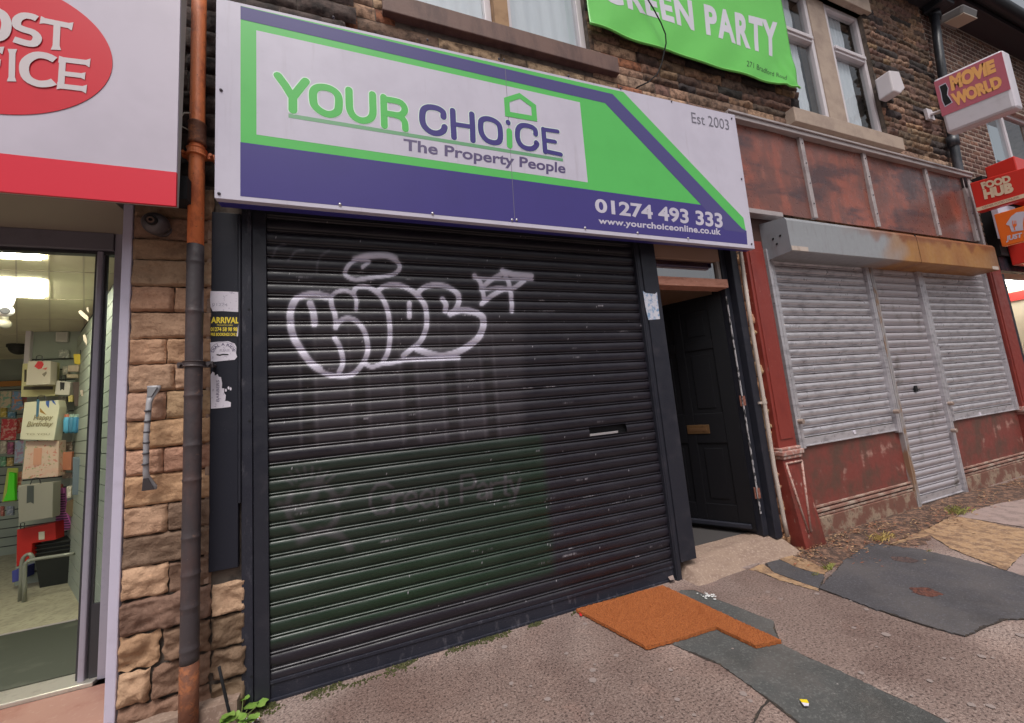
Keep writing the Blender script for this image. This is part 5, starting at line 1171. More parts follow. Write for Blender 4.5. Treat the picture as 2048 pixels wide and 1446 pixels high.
# ---------------------------------------------------------------- doormat and litter
m_coir = mat('orange_coir', (.42, .125, .030), .95, layers=[(160, 4, .45, .62, (.20, .05, .015), .8), (9, 6, .5, .7, (.33, .09, .02), .7), (200, 3, .66, .74, (.62, .28, .12), .6)], bump=[(260, 1, .006)])
mt = thing('doormat', 'L-shaped orange coir mat lying on the pavement before the shutter', 'mat', G(1350, 1240))
MP = [G(*p, .02) for p in [(1152, 1219), (1240, 1195), (1325, 1171), (1400, 1206), (1480, 1244), (1562, 1281), (1512, 1292), (1470, 1272), (1432, 1254), (1395, 1266), (1340, 1282), (1292, 1294), (1220, 1255)]]
out = []; rnd = random.Random(4)
for i in range(len(MP)):
    a, b = MP[i], MP[(i + 1) % len(MP)]; n = max(2, int((b - a).length / .012))
    for k in range(n):
        q = lerp(a, b, k / n); out.append((q.x + rnd.uniform(-.003, .003), q.y + rnd.uniform(-.003, .003), .024))
mb = MB(); mb.slab(out, (0, 0, -.017)); mb.build('coir_pile', m_coir, mt)
# loose fibres over the pile
from mathutils.geometry import tessellate_polygon
tris = tessellate_polygon([[Vector(p) for p in out]]); ars = []
for t in tris:
    a, b, c = [Vector(out[i]) for i in t]; ars.append(((b - a).cross(c - a).length, a, b, c))
tot = sum(a[0] for a in ars); mb = MB()
for ar, a, b, c in ars:
    for _ in range(int(9000 * ar / tot)):
        u_, v_ = rnd.random(), rnd.random()
        if u_ + v_ > 1: u_, v_ = 1 - u_, 1 - v_
        p = a + (b - a) * u_ + (c - a) * v_; d = Vector((rnd.uniform(-1, 1), rnd.uniform(-1, 1), rnd.uniform(.2, .9))).normalized() * rnd.uniform(.005, .012); w = Vector((-d.y, d.x, 0)).normalized() * .0012
        mb.add([p - w, p + w, p + d], [(0, 1, 2)])
mb.build('pile_fibres', m_coir, mt)
def litter(pts, label, m_, z=.012, name='litter', cat='litter'):
    mb = MB(); c = sum((G(*p, z) for p in pts), Vector()) / len(pts)
    mb.slab([G(*p, z) + Vector((0, 0, .006 * math.sin(i * 2.1))) for i, p in enumerate(pts)], (0, 0, -.002)); return mb.build(name, m_, label=label, cat=cat)
t = thing('crisp_wrapper', 'small yellow and white wrapper on the grey asphalt strip', 'wrapper', G(1607, 1403, .014))
mb = MB(); mb.slab([G(*p, .018) for p in [(1599, 1398), (1614, 1399), (1618, 1406), (1603, 1404)]], (0, 0, -.002)); mb.build('yellow_part', mat('wrapper_yellow', (.8, .6, .02), .4), t)
mb = MB(); mb.slab([G(*p, .018) for p in [(1603, 1404.5), (1618, 1406.5), (1617, 1411), (1608, 1411)]], (0, 0, -.002)); mb.build('white_part', m_paper, t)
litter([(1158, 1226), (1163, 1224), (1164, 1230), (1160, 1231)], 'tiny red scrap beside the left corner of the orange mat', mat('red_scrap', (.5, .02, .02), .5), .012, 'paper_scrap', 'scrap')
litter([(1334, 1151), (1345, 1148), (1349, 1158), (1340, 1160)], 'small grey stone lying at the right foot of the black shutter', m_flag, .03, 'stone', 'stone')
mb = MB(); rnd = random.Random(9)
for (cx, cy, sx_, sy_, n) in ((1417, 1192, 22, 6, 26),):
    for _ in range(n):
        p = G(cx + rnd.gauss(0, sx_ / 2), cy + rnd.gauss(0, sy_ / 2), .012); r = rnd.uniform(.004, .010)
        mb.add([p + Vector((r * math.cos(a), r * math.sin(a), rnd.uniform(0, .004))) for a in (0, 1.3, 2.5, 3.9, 5.2)], [(0, 1, 2, 3, 4)])
mb.build('bird_dropping', mat('white_splat', (.62, .62, .62), .8), label='white splatter on the dark strip right of the orange mat', cat='splatter')
# gum spots
mb = MB(); rnd = random.Random(14)
for _ in range(70):
    x = rnd.uniform(900, 2048); y = rnd.uniform(1180, 1446); p = G(x, y, .0184 if False else .001)
    if not (-.4 < p.x < 4.2 and -2.3 < p.y < -.15): continue
    r = rnd.uniform(.006, .016) * (1.4 if rnd.random() < .2 else 1)
    mb.add([(p.x + r * math.cos(a) * rnd.uniform(.8, 1.2), p.y + r * math.sin(a) * rnd.uniform(.7, 1.1), .0022 + .00004 * _) for a in [k * .785 for k in range(8)]], [tuple(range(8))])
mb.build('gum_spots', mat('trodden_gum', (.27, .215, .20), .8), label='pale trodden gum spots on the pavement', cat='gum spots', kind='stuff')
# metal stop tap covers in the patch
for i, (cx, cy, lx, ly, lab) in enumerate(((1810, 1116, 30, 7, 'small dark sunken cover near the top of the blue asphalt patch'), (1852, 1180, 34, 11, 'rusty rectangular stop tap cover in the middle of the blue asphalt patch'))):
    c = G(cx, cy, .009); t = thing('ground_cover', lab, 'cover', c)
    a_, b_ = G(cx - lx, cy - ly * .7, .018), G(cx + lx, cy + ly * .9, .018)
    pts = [G(cx - lx, cy - 2 - ly * .5, .018), G(cx + lx * .1, cy - ly * .7, .018), G(cx + lx, cy + ly * .5, .018), G(cx + lx * .3, cy + ly * 1.0, .018), G(cx - lx * .8, cy + ly * .2, .018)]
    mb = MB(); o2 = []
    for j in range(len(pts)):
        a, b = pts[j], pts[(j + 1) % len(pts)]
        for k in range(6):
            q = lerp(a, b, k / 6); o2.append(q + Vector((.012 * noise.noise(q * 40), .012 * noise.noise(q * 47), 0)))
    mb.slab([(p.x, p.y, .0105) for p in o2], (0, 0, -.004)); mb.build('cover_plate', mat('rusty_cover_%d' % i, (.13, .045, .03) if i else (.06, .04, .04), .8, layers=[(40, 7, .45, .6, (.05, .02, .018) if i else (.12, .07, .06), .9)], bump=[(40, 1, .02)]), t)
# moss along the shutter foot
m_moss = mat('moss', (.075, .075, .025), .95, layers=[(40, 6, .4, .65, (.045, .055, .018), .8), (90, 4, .55, .7, (.20, .19, .06), .7)], bump=[(90, 1, .01)])
mb = MB(); rnd = random.Random(2)
for _ in range(1700):
    t = rnd.random() ** 1.5; x = lerp(-.56, 1.6, t); y = -.025 - abs(rnd.gauss(0, .028)) * (1.25 - t)
    if noise.noise(Vector((x * 6, y * 12, 0))) < -.12: continue
    r = rnd.uniform(.003, .010); h = rnd.uniform(.002, .012); p = Vector((x, y, .001))
    mb.add([p + Vector((r * math.cos(a), r * math.sin(a), 0)) for a in (0, 2.1, 4.2)] + [p + Vector((0, 0, h))], [(0, 1, 3), (1, 2, 3), (2, 0, 3)])
mb.build('moss', m_moss, kind='stuff', label='low green moss along the foot of the black shutter', cat='moss')
# dead leaves and twigs near the red riser
mb = MB(); rnd = random.Random(12)
cols = 4
for _ in range(3800):
    px_, py_ = rnd.uniform(1585, 2060), 0
    base_y = np.interp(px_, [1585, 1640, 1830, 1930, 2060], [1098, 1078, 1018, 990, 950]); py_ = base_y + abs(rnd.gauss(0, 1)) * np.interp(px_, [1585, 1700, 1860, 2060], [16, 28, 40, 18])
    p = G(px_, py_, .009)
    if p.y > -.03: continue
    if noise.noise(Vector((p.x * 5, p.y * 5, 3))) < -.08: continue
    L = rnd.uniform(.008, .035); a = rnd.uniform(0, 6.28); d = Vector((math.cos(a), math.sin(a), rnd.uniform(-.05, .35))) * L; w = Vector((-math.sin(a), math.cos(a), rnd.uniform(-.3, .3))) * L * rnd.uniform(.08, .4)
    p.z += rnd.uniform(0, .012)
    mb.add([p - d * .5, p + w * .5, p + d * .5, p - w * .5], [(0, 1, 2, 3)], rnd.randrange(4))
mb.build('leaf_litter', [mat('leaf_brown', (.22, .11, .055), .9), mat('leaf_tan', (.42, .27, .15), .9), mat('leaf_dark', (.06, .035, .025), .9), mat('leaf_red', (.30, .11, .06), .9)], kind='stuff', label='dead leaves and twigs along the foot of the red panels', cat='leaf litter')
def grass(name, spots, label, m_, seed):
    mb = MB(); rnd = random.Random(seed)
    for (px_, py_, n, h, sp) in spots:
        for _ in range(n):
            p = G(px_ + rnd.gauss(0, sp), py_ + rnd.gauss(0, sp * .3), .006); a = rnd.uniform(0, 6.28); hh = h * rnd.uniform(.5, 1.1); d = Vector((math.cos(a) * .5, math.sin(a) * .5, 1)) * hh; w = Vector((-math.sin(a), math.cos(a), 0)) * .002
            mb.add([p - w, p + w, p + d * .6 + Vector((d.x, d.y, 0)) * .1 + w * .7, p + d + Vector((d.x, d.y, -hh * .3)) * .6], [(0, 1, 2, 3)])
    return mb.build(name, m_, kind='stuff', label=label, cat='grass')
m_gr = mat('pale_grass', (.24, .24, .06), .8); m_gr2 = mat('dry_grass', (.42, .30, .10), .9)
grass('grass', [(1655, 1138, 50, .035, 5), (1660, 1132, 30, .03, 4), (1630, 1150, 20, .02, 5)], 'small green grass tuft at the corner of the asphalt patch', m_gr, 1)
grass('grass', [(1760, 1080, 60, .05, 8), (1775, 1074, 30, .04, 8)], 'dry yellow grass tuft beside the leaf litter', m_gr2, 2)
grass('grass', [(1918, 1026, 70, .05, 10), (1905, 1020, 40, .04, 9), (1860, 1102, 18, .015, 5), (640, 1346, 8, .01, 2)], 'thin green and dry grass growing near the flagstones', m_gr, 3)
# weed at the foot of the pier
wd = thing('weed', 'bright green leafy weed growing at the foot of the shutter post', 'plant', G(478, 1440))
m_leaf = mat('weed_leaf', (.15, .27, .045), .5, layers=[(20, 4, .4, .7, (.22, .33, .07), .7)])
rnd = random.Random(6); base = Vector((-.60, -.10, .0)); lv = MB(); stm = MB()
base = G(482, 1452, 0.0)
for i in range(16):
    a = rnd.uniform(0, 6.28); r = rnd.uniform(.02, .07); tip = base + Vector((math.cos(a) * r, math.sin(a) * r, rnd.uniform(.03, .085))); stm.tube([base, lerp(base, tip, .5) + Vector((0, 0, .012)), tip], .0015, 5)
    dr_ = Vector((math.cos(a), math.sin(a), rnd.uniform(-.2, .3))).normalized(); sd_ = Vector((-dr_.y, dr_.x, 0)).normalized(); L = rnd.uniform(.032, .052); up_ = dr_.cross(sd_)
    ring = [tip + dr_ * L * (.5 - .62 * math.cos(t)) + sd_ * L * .55 * math.sin(t) * (1 + .18 * math.cos(5 * t)) + up_ * .004 * math.cos(3 * t) for t in [k * .449 for k in range(14)]]
    lv.add([tip + dr_ * L * .5 - up_ * .004] + ring, [(0, k + 1, (k + 1) % 14 + 1) for k in range(14)])
lv.build('leaves', m_leaf, wd, smooth=True); stm.build('stems', mat('weed_stem', (.16, .2, .05), .7), wd)
mb = MB(); rnd = random.Random(31)
for _ in range(260):
    p = G(rnd.uniform(412, 520), rnd.gauss(1440, 14), .004); L = rnd.uniform(.004, .014); a = rnd.uniform(0, 6.28)
    if p.y > -.03 or p.y < -.5: continue
    d = Vector((math.cos(a), math.sin(a), rnd.uniform(0, .6))) * L; w = Vector((-math.sin(a), math.cos(a), .2)) * L * .6
    mb.add([p - d, p + w, p + d, p - w], [(0, 1, 2, 3)], rnd.choice((0, 0, 1, 2)))
mb.build('debris', [MATS['leaf_dark'], MATS['leaf_tan'], m_paper], kind='stuff', label='small crumbs of leaves and paper at the foot of the pier', cat='debris')
litter([(455, 1432), (462, 1419), (468, 1436), (460, 1440)], 'white folded paper scrap beside the green weed', m_paper, .02, 'paper_scrap', 'scrap')
mb = MB(); mb.tube([F(438, 1333, -.09), F(446, 1370, -.095), F(455, 1410, -.10), F(462, 1440, -.11)], .006, 6); mb.build('stick', m_dark, smooth=True, label='thin dark stick leaning on the stone pier above the weed', cat='stick')

# ---------------------------------------------------------------- post office entrance
PD = .36; FZ = .14; CZ = 2.40
pf = thing('shop_entrance', 'post office entrance with pale lilac frame and aluminium doorway left of the stone pier', 'shop entrance', (-1.5, 0, 0))
wf0 = (F(244, 510, -.03).x + F(208, 1355, -.03).x) / 2; wf1 = (F(264, 510, -.03).x + F(231, 1355, -.03).x) / 2
mb = MB(); mb.box(wf0, wf1, -.03, .06, .10, 2.5); mb.build('frame_post', m_lilac, pf, bevel=.004)
mb = MB(); mb.box(wf1 + .001, -1.087, -.012, .03, .1, 2.5); mb.build('sealant', m_cond, pf)
xB0, xB1 = (F(200, 510, PD).x + F(153, 1350, PD).x) / 2, (F(209, 510, PD).x + F(175, 1350, PD).x) / 2
xC0 = (F(233, 560, PD).x + F(197, 1340, PD).x) / 2
print('posts', xB0, xB1, xC0)
m_darkal = mat('dark_gasket', (.03, .03, .035), .5)
mb = MB(); mb.box(xB0 + .004, xB1, PD - .02, PD + .01, FZ, 2.37); mb.build('door_post', m_alum, pf, bevel=.006)
mb = MB(); mb.box(xB0 - .012, xB0 + .003, PD, PD + .03, FZ, 2.37); mb.box(xB1 + .001, xB1 + .012, PD, PD + .012, FZ, 2.37); mb.build('gasket', m_darkal, pf)
mb = MB(); mb.box(xC0, -1.13, PD - .02, PD + .0, FZ, 2.48); mb.build('door_post', m_alum, pf, bevel=.004)
mb = MB(); mb.box(-4.5, xC0 - .001, PD - .03, PD + .06, 2.375, 2.475); mb.build('header_beam', mat('header_grey', (.16, .15, .18), .5, layers=[(10, 5, .5, .8, (.12, .11, .13), .6)]), pf, bevel=.003)
mb = MB(); mb.box(-4.5, xC0 - .001, PD - .01, PD + .03, 2.355, 2.3749); mb.build('header_gasket', m_darkal, pf)
mb = MB(); mb.box(-4.5, -1.151, -.10, PD + .05, 2.476, 2.52); mb.build('soffit', mat('soffit_beige', (.28, .24, .19), .7), pf)
mb = MB(); mb.box(-4.5, -.80, -.2, -.1001, 2.44, 2.56); mb.build('sign_support', m_dark, pf)
mb = MB(); pane(mb, xB1 + .013, xC0 - .001, PD - .004, .50, 2.355); mb.build('side_pane', m_poglass, pf)
mb = MB(); mb.box(xB1 + .013, xC0 - .001, PD - .01, PD + .01, FZ, .4995); mb.build('kick_panel', m_darkal, pf)
mb = MB(); mb.box(-4.5, xC0, PD - .05, PD + .09, FZ - .01, FZ + .012); mb.build('threshold', mat('aluminium_threshold', (.55, .52, .46), .35, .6, layers=[(30, 5, .5, .7, (.4, .37, .33), .7)]), pf, bevel=.004)
mb = MB(); mb.grid(lambda a, b: (lerp(-4.5, -1.10, a), lerp(-.08, PD - .051, b), FZ - .02 + .03 * b * .4), 20, 6)
mb.box(-4.5, -1.10, -.0795, -.03, 0, FZ - .022)
mb.build('tiled_step', mat('red_brown_tile', (.30, .16, .125), .6, layers=[(3, 6, .45, .65, (.20, .065, .045), .8), (40, 5, .55, .75, (.4, .27, .22), .5)], bump=[(60, .2, .002)]), label='reddish tiled step in front of the post office threshold', cat='step')
mb = MB(); mb.box(-1.16, -.62, -.10, .01, -.02, .10); mb.build('plinth_stone', m_step, label='low worn stone footing under the pier and white frame', cat='footing')

# interior shell
ir = thing('shop_interior', 'green grey post office interior with ceiling and slatted walls seen through the doorway', 'shop interior', (-2.5, 2, 0))
m_ceil = mat('ceiling_tile', (.70, .66, .47), .85, layers=[(2, 4, .4, .7, (.55, .48, .36), .5)])
m_carp = mat('grey_green_carpet', (.38, .35, .25), .95, layers=[(30, 6, .45, .7, (.21, .19, .14), .7), (3, 5, .5, .7, (.23, .21, .155), .6)])
m_slatw = mat('grey_green_slatwall', (.32, .36, .30), .6)
mb = MB(); mb.box(-6, -1.2, PD + .07, 5.2, CZ, CZ + .03); mb.build('ceiling', m_ceil, ir)
mb = MB()
for y in (.78, 1.40, 2.0, 2.6, 3.2): mb.box(-6, -1.2, y, y + .008, CZ - .004, CZ)
for px_ in (96, 30, 165):
    a, b = G(px_, 500, CZ), G(px_ + 3, 690, CZ); mb.slab([a, a + Vector((.008, 0, 0)), b + Vector((.008, 0, 0)), b], (0, 0, -.0035))
mb.build('ceiling_joints', mat('ceiling_joint', (.50, .45, .34), .8), ir)
mb = MB(); mb.box(-6, -1.2, PD + .09, 5.2, FZ - .03, FZ); mb.build('floor', m_carp, ir)
mb = MB(); mb.box(-4.5, xB0, PD + .1, 1.25, FZ, FZ + .012); mb.build('entrance_matting', mat('dark_green_matting', (.045, .05, .035), .9, layers=[(4, 6, .5, .7, (.09, .095, .07), .7)]), ir)
mb = MB(); mb.box(-4.5, -1.9, 1.25, 1.275, FZ, FZ + .014); mb.build('matting_strip', m_trim, ir)
def slatwall(name, x0, x1, y, z0, z1, pitch=.10):
    mb = MB(); z = z0
    while z < z1: mb.box(x0, x1, y, y + .02, z, min(z1, z + pitch - .012)); z += pitch
    mb.box(x0, x1, y + .012, y + .03, z0, z1, 1); return mb.build(name, [m_slatw, m_darkal], ir)
slatwall('slat_wall', -6, -2.9, 3.98, FZ, 2.2); slatwall('slat_wall', -2.97, -1.2, 2.5, FZ, 2.15)
mb = MB(); mb.box(-6, -2.9, 3.97, 4.0, 2.2, CZ); mb.box(-2.97, -1.2, 2.495, 2.52, 2.15, CZ); mb.box(-2.97, -2.95, 2.52, 3.98, FZ, CZ); mb.build('upper_wall', m_slatw, ir)
mb = MB(); mb.box(-6, -2.98, 3.93, 3.965, F(10, 768, 3.95).z - .03, F(10, 768, 3.95).z + .03); mb.build('orange_rail', mat('orange_shelf_edge', (.55, .24, .06), .6), ir)
mb = MB(); mb.box(-2.985, -2.95, 2.46, 2.494, 2.05, CZ); mb.build('trunking', m_upvc, ir)
# oblique party wall with slats at the right
A_, B_ = Vector((xC0 + .03, PD + .08, 0)), Vector((-2.62, 2.48, 0)); dA = (B_ - A_); mb = MB(); z = FZ; nrmA = Vector((-dA.y, dA.x, 0)).normalized()
if nrmA.x > 0: nrmA = -nrmA
while z < 2.32:
    h = min(.094, 2.36 - z); mb.ob(lerp(A_, B_, .5) + Vector((0, 0, z + h / 2)), dA / 2, nrmA * .01, (0, 0, h / 2)); z += .10
mb.ob(lerp(A_, B_, .5) - nrmA * .02 + Vector((0, 0, 1.3)), dA / 2, nrmA * .012, (0, 0, 1.16), 1)
mb.build('side_slat_wall', [m_slatw, mat('groove_shade', (.10, .11, .09), .8)], ir)
m_lite = mat('ceiling_panel_light', (.9, .9, .85), .5, emit=((1.0, .98, .76), 34))
def clight(quad, lab):
    P = [G(*q, CZ - .012) for q in quad]; mb = MB(); mb.slab(P, (0, 0, .008)); return mb.build('ceiling_light', m_lite, label=lab, cat='ceiling light')
clight([(-90, 492), (82, 500), (82, 521), (-90, 512)], 'bright ceiling panel light nearest the post office doorway')
clight([(-90, 555), (88, 562), (88, 596), (-90, 590)], 'bright ceiling panel light deeper inside the post office')
mb = MB(); mb.box(-3.4, -2.3, 1.6, 1.8, CZ - .012, CZ - .004) ; mb.box(-4.6, -3.5, 2.4, 2.6, CZ - .012, CZ - .004)
# goods
def C_(c): return mat('item_%d_%d_%d' % tuple(int(v * 255) for v in c), c, .6)
def item(name, label, cat, quad, Y, col, th=.05, deco=(), handle=True, tilt=0, m_=None, bev=.004):
    P = [F(*q, Y) for q in quad]; t = thing(name, label, cat, P[-1])
    mb = MB(); mb.slab(P, (0, th, 0)); mb.build('body', m_ or C_(col), t, bevel=bev)
    for nm, q, c in deco:
        mb = MB(); mb.slab([F(*p, Y - .003) for p in q], (0, .0025, 0)); mb.build(nm, c if not isinstance(c, tuple) else C_(c), t)
    if handle:
        a, b = lerp(P[0], P[1], .35), lerp(P[0], P[1], .65); m = (a + b) / 2 + Vector((0, -.0, .05)); mb = MB(); mb.tube([a, lerp(a, m, .7) + Vector((-.01, 0, .01)), m, lerp(b, m, .7) + Vector((.01, 0, .01)), b], .003, 6); mb.build('hanging_hook', m_darkal, t)
    return t
m_speck = mat('floral_paper', (.62, .46, .36), .7, layers=[(28, 3, .58, .63, (.55, .16, .13), .8), (34, 3, .60, .64, (.2, .3, .12), .7), (6, 3, .5, .6, (.65, .36, .28), .5)])
k6 = lambda x, y: (x / 4.82, 600 + y / 4.82); k7 = lambda x, y: (x / 4.517, 880 + y / 4.517)
Q = lambda k, *p: [k(*q) for q in p]
item('display_tray', 'pale yellow plastic tray hanging behind a white gift bag', 'tray', Q(k6, (215, 612), (540, 600), (525, 925), (198, 935)), 2.3, (.62, .58, .30), .05, [('slot', Q(k6, (228, 832), (510, 832), (508, 862), (226, 866)), (.08, .07, .05)), ('slot', Q(k6, (235, 670), (255, 670), (252, 790), (232, 790)), (.08, .07, .05)), ('slot', Q(k6, (490, 665), (512, 665), (508, 790), (486, 790)), (.08, .07, .05))], False)
item('gift_bag', 'white square gift bag with red heart on the yellow tray', 'gift bag', Q(k6, (268, 588), (487, 588), (483, 812), (246, 822)), 2.15, (.62, .56, .46), .08, [('heart', Q(k6, (330, 640), (365, 590), (405, 592), (420, 620), (400, 660), (370, 668)), (.65, .05, .06)), ('heart', Q(k6, (400, 665), (455, 650), (440, 672)), (.6, .12, .1)), ('print', Q(k6, (405, 715), (445, 688), (450, 705), (425, 740)), (.25, .22, .16))])
item('gift_bag', 'small white gift bag with black ribbon right of the yellow tray', 'gift bag', Q(k6, (545, 775), (680, 790), (665, 918), (525, 912)), 2.2, (.58, .55, .48), .06, [('ribbon', Q(k6, (578, 790), (622, 795), (615, 870), (598, 858), (580, 872)), (.03, .03, .03))])
item('air_vent', 'small white square vent high on the green grey wall', 'vent', Q(k6, (537, 308), (652, 308), (650, 404), (533, 402)), 2.46, (.6, .58, .52), .03, [('grille', Q(k6, (550, 322), (640, 322), (638, 390), (548, 388)), (.5, .48, .43))], False)
def card(lab, q, Y, c1_, c2_): 
    m_ = mat('card_%d' % (abs(hash(lab)) % 1 + len(MATS)), c1_, .5, layers=[(26, 4, .5, .58, c2_, .9), (40, 3, .6, .64, (.6, .55, .4), .8)])
    return item('greeting_card', lab, 'card', q, Y, c1_, .01, (), False, m_=m_)
card('cream flowery greeting card at the left edge of the frame', Q(k6, (2, 880), (110, 880), (100, 1038), (0, 1040)), 3.2, (.6, .5, .35), (.15, .4, .3))
card('blue and orange greeting card beside the cream card', Q(k6, (118, 880), (196, 880), (230, 1060), (108, 1065)), 3.1, (.18, .32, .5), (.7, .25, .08))
card('pink sweet packet behind the birthday bag', Q(k6, (180, 938), (262, 940), (262, 1060), (200, 1060)), 3.15, (.6, .12, .22), (.5, .3, .1))
card('large red children card at the left edge', Q(k6, (15, 1145), (165, 1148), (150, 1350), (0, 1352)), 3.0, (.5, .04, .05), (.6, .35, .3))
card('red packet right of the large red card', Q(k6, (166, 1140), (222, 1135), (222, 1280), (160, 1290)), 3.05, (.55, .08, .06), (.6, .4, .3))
card('pale blue card behind the floral bag', Q(k7, (135, 5), (235, 5), (228, 205), (125, 215)), 3.0, (.35, .42, .55), (.45, .2, .3))
card('clear packet with red label beside the green toy', Q(k7, (150, 290), (200, 285), (200, 430), (135, 445)), 3.0, (.6, .3, .2), (.5, .08, .08))
t = item('gift_bag', 'white gift bag printed Happy Birthday with blue ribbon', 'gift bag', Q(k6, (235, 985), (558, 965), (573, 1030), (518, 1355), (188, 1345)), 2.1, (.68, .66, .50), .09, [('gold_triangle', Q(k6, (385, 1040), (445, 1108), (385, 1080)), (.38, .22, .06)), ('ribbon', Q(k6, (355, 960), (380, 960), (368, 1140), (345, 1145)), (.06, .16, .26)), ('ribbon', Q(k6, (440, 975), (475, 970), (468, 1040), (445, 1010)), (.05, .12, .4)), ('ribbon', Q(k6, (495, 965), (520, 970), (540, 1012), (510, 990)), (.05, .12, .4))])
mb = MB(); kk = lambda x, y: F(*k6(x, y), 2.095); text_on(mb, 'Happy', [kk(320, 1105), kk(515, 1105), kk(515, 1150), kk(320, 1158)], bold=.02, ital=.3); text_on(mb, 'Birthday', [kk(258, 1170), kk(515, 1170), kk(510, 1215), kk(255, 1222)], bold=.02, ital=.3); text_on(mb, 'TO YOU', [kk(250, 1285), kk(480, 1285), kk(478, 1302), kk(250, 1302)]); mb.build('print', mat('gold_print', (.30, .26, .15), .5), t)
item('gift_bag', 'floral cream gift bag with pink tag below the birthday bag', 'gift bag', Q(k7, (232, 12), (530, 5), (525, 325), (505, 332), (195, 355)), 2.15, (.6, .5, .4), .09, [('tag', Q(k7, (305, 75), (378, 72), (370, 225), (298, 228)), (.60, .30, .20))], m_=m_speck)
item('gift_bag', 'plain grey gift bag with dark ribbon below the floral bag', 'gift bag', Q(k7, (160, 412), (480, 380), (472, 700), (165, 748)), 2.1, (.30, .29, .24), .09, [('ribbon', Q(k7, (245, 415), (305, 412), (303, 575), (274, 560), (240, 572)), (.06, .07, .065))])
item('toy_packet', 'fluorescent green toy in a packet left of the grey bag', 'toy', Q(k7, (78, 290), (130, 300), (128, 430), (135, 545), (25, 555), (60, 470), (70, 380)), 2.9, (.12, .75, .03), .03, [], False, m_=mat('fluorescent_green', (.10, .80, .02), .5))
item('packet_card', 'yellow green backing card behind the fluorescent toy', 'packet', Q(k7, (65, 255), (162, 252), (145, 552), (15, 562)), 2.95, (.45, .50, .10), .01, [], False)
ms_ = mat('magenta_comb', (.62, .16, .50), .5)
t = item('striped_pack', 'magenta ribbed plastic pack right of the grey bag', 'packet', Q(k7, (505, 445), (575, 430), (590, 620), (648, 770), (645, 805), (500, 830)), 2.3, (.62, .16, .50), .03, [], False, m_=ms_)
mb = MB()
for i in range(15):
    y = 490 + i * 22; a, b = F(*k7(502, y), 2.296), F(*k7(590 if y < 640 else 590 + (y - 640) * .35, y - 8), 2.296); mb.slab([a, b, b + Vector((0, 0, -.012)), a + Vector((0, 0, -.012))], (0, .002, 0))
mb.build('grooves', C_((.12, .04, .10)), t)
item('document_box', 'grey blue document holder beside the door post', 'box', Q(k7, (655, 155), (780, 180), (780, 490), (650, 500)), 1.95, (.13, .17, .20), .10, [], False)
t = item('gift_bag', 'large bright red felt bag above the black basket', 'gift bag', Q(k7, (152, 810), (250, 795), (500, 745), (505, 900), (290, 935), (280, 1060), (145, 1150)), 2.2, (.50, .015, .01), .10, [('price_card', Q(k7, (348, 832), (402, 825), (402, 898), (350, 902)), (.66, .62, .5))])
yp = random.Random(5)
for i, (q, c, lab) in enumerate(((Q(k6, (705, 520), (780, 520), (772, 622), (715, 615)), (.65, .5, .05), 'yellow note packets on the upper peg'), (Q(k6, (655, 630), (760, 625), (755, 690), (650, 690)), (.42, .34, .25), 'bundle of cream erasers on the peg below the yellow packets'), (Q(k6, (640, 715), (750, 715), (750, 752), (640, 752)), (.36, .30, .2), 'pale brown packet on a short peg'), (Q(k6, (700, 790), (790, 790), (780, 1020), (715, 1025)), (.10, .07, .06), 'dark stationery packet right of the small white bag'), (Q(k6, (768, 480), (830, 490), (800, 700), (775, 690)), (.02, .02, .02), 'black bag hanging beside the door glass'), (Q(k6, (655, 925), (700, 915), (698, 980), (655, 985)), (.5, .42, .15), 'small yellowish packet above the pens'),
        (Q(k7, (555, 110), (650, 105), (640, 275), (550, 270)), (.42, .16, .09), 'orange and brown packet right of the floral bag'), (Q(k7, (600, 560), (700, 510), (690, 640), (640, 700), (590, 650)), (.16, .11, .06), 'brown trinket hanging by the magenta pack'))):
    item('stationery_packet', lab, 'packet', q, 2.2, c, .03, [], False)
for i, (x, c) in enumerate(((650, (.10, .40, .62)), (695, (.06, .22, .35)), (735, (.05, .25, .42)), (770, (.04, .18, .34)))):
    t = thing('pen_packet', 'blue pen packet, number %s from the left in the row of pens' % ('one', 'two', 'three', 'four')[i], 'pens', F(*k6(x, 1250), 2.15)); t['group'] = 'blue pen packets on one peg'
    mb = MB(); a, b = F(*k6(x, 1130), 2.15), F(*k6(x - 8, 1285), 2.15); mb.tube([b, lerp(b, a, .15), lerp(b, a, .8), a], [.008, .022, .024, .018], 8); mb.build('packet', C_(c), t, smooth=True)
    mb = MB(); mb.tube([a, a + Vector((0, 0, .025))], .018, 8); mb.build('cap', C_((.6, .2, .12) if i == 0 else (.3, .42, .35)), t)
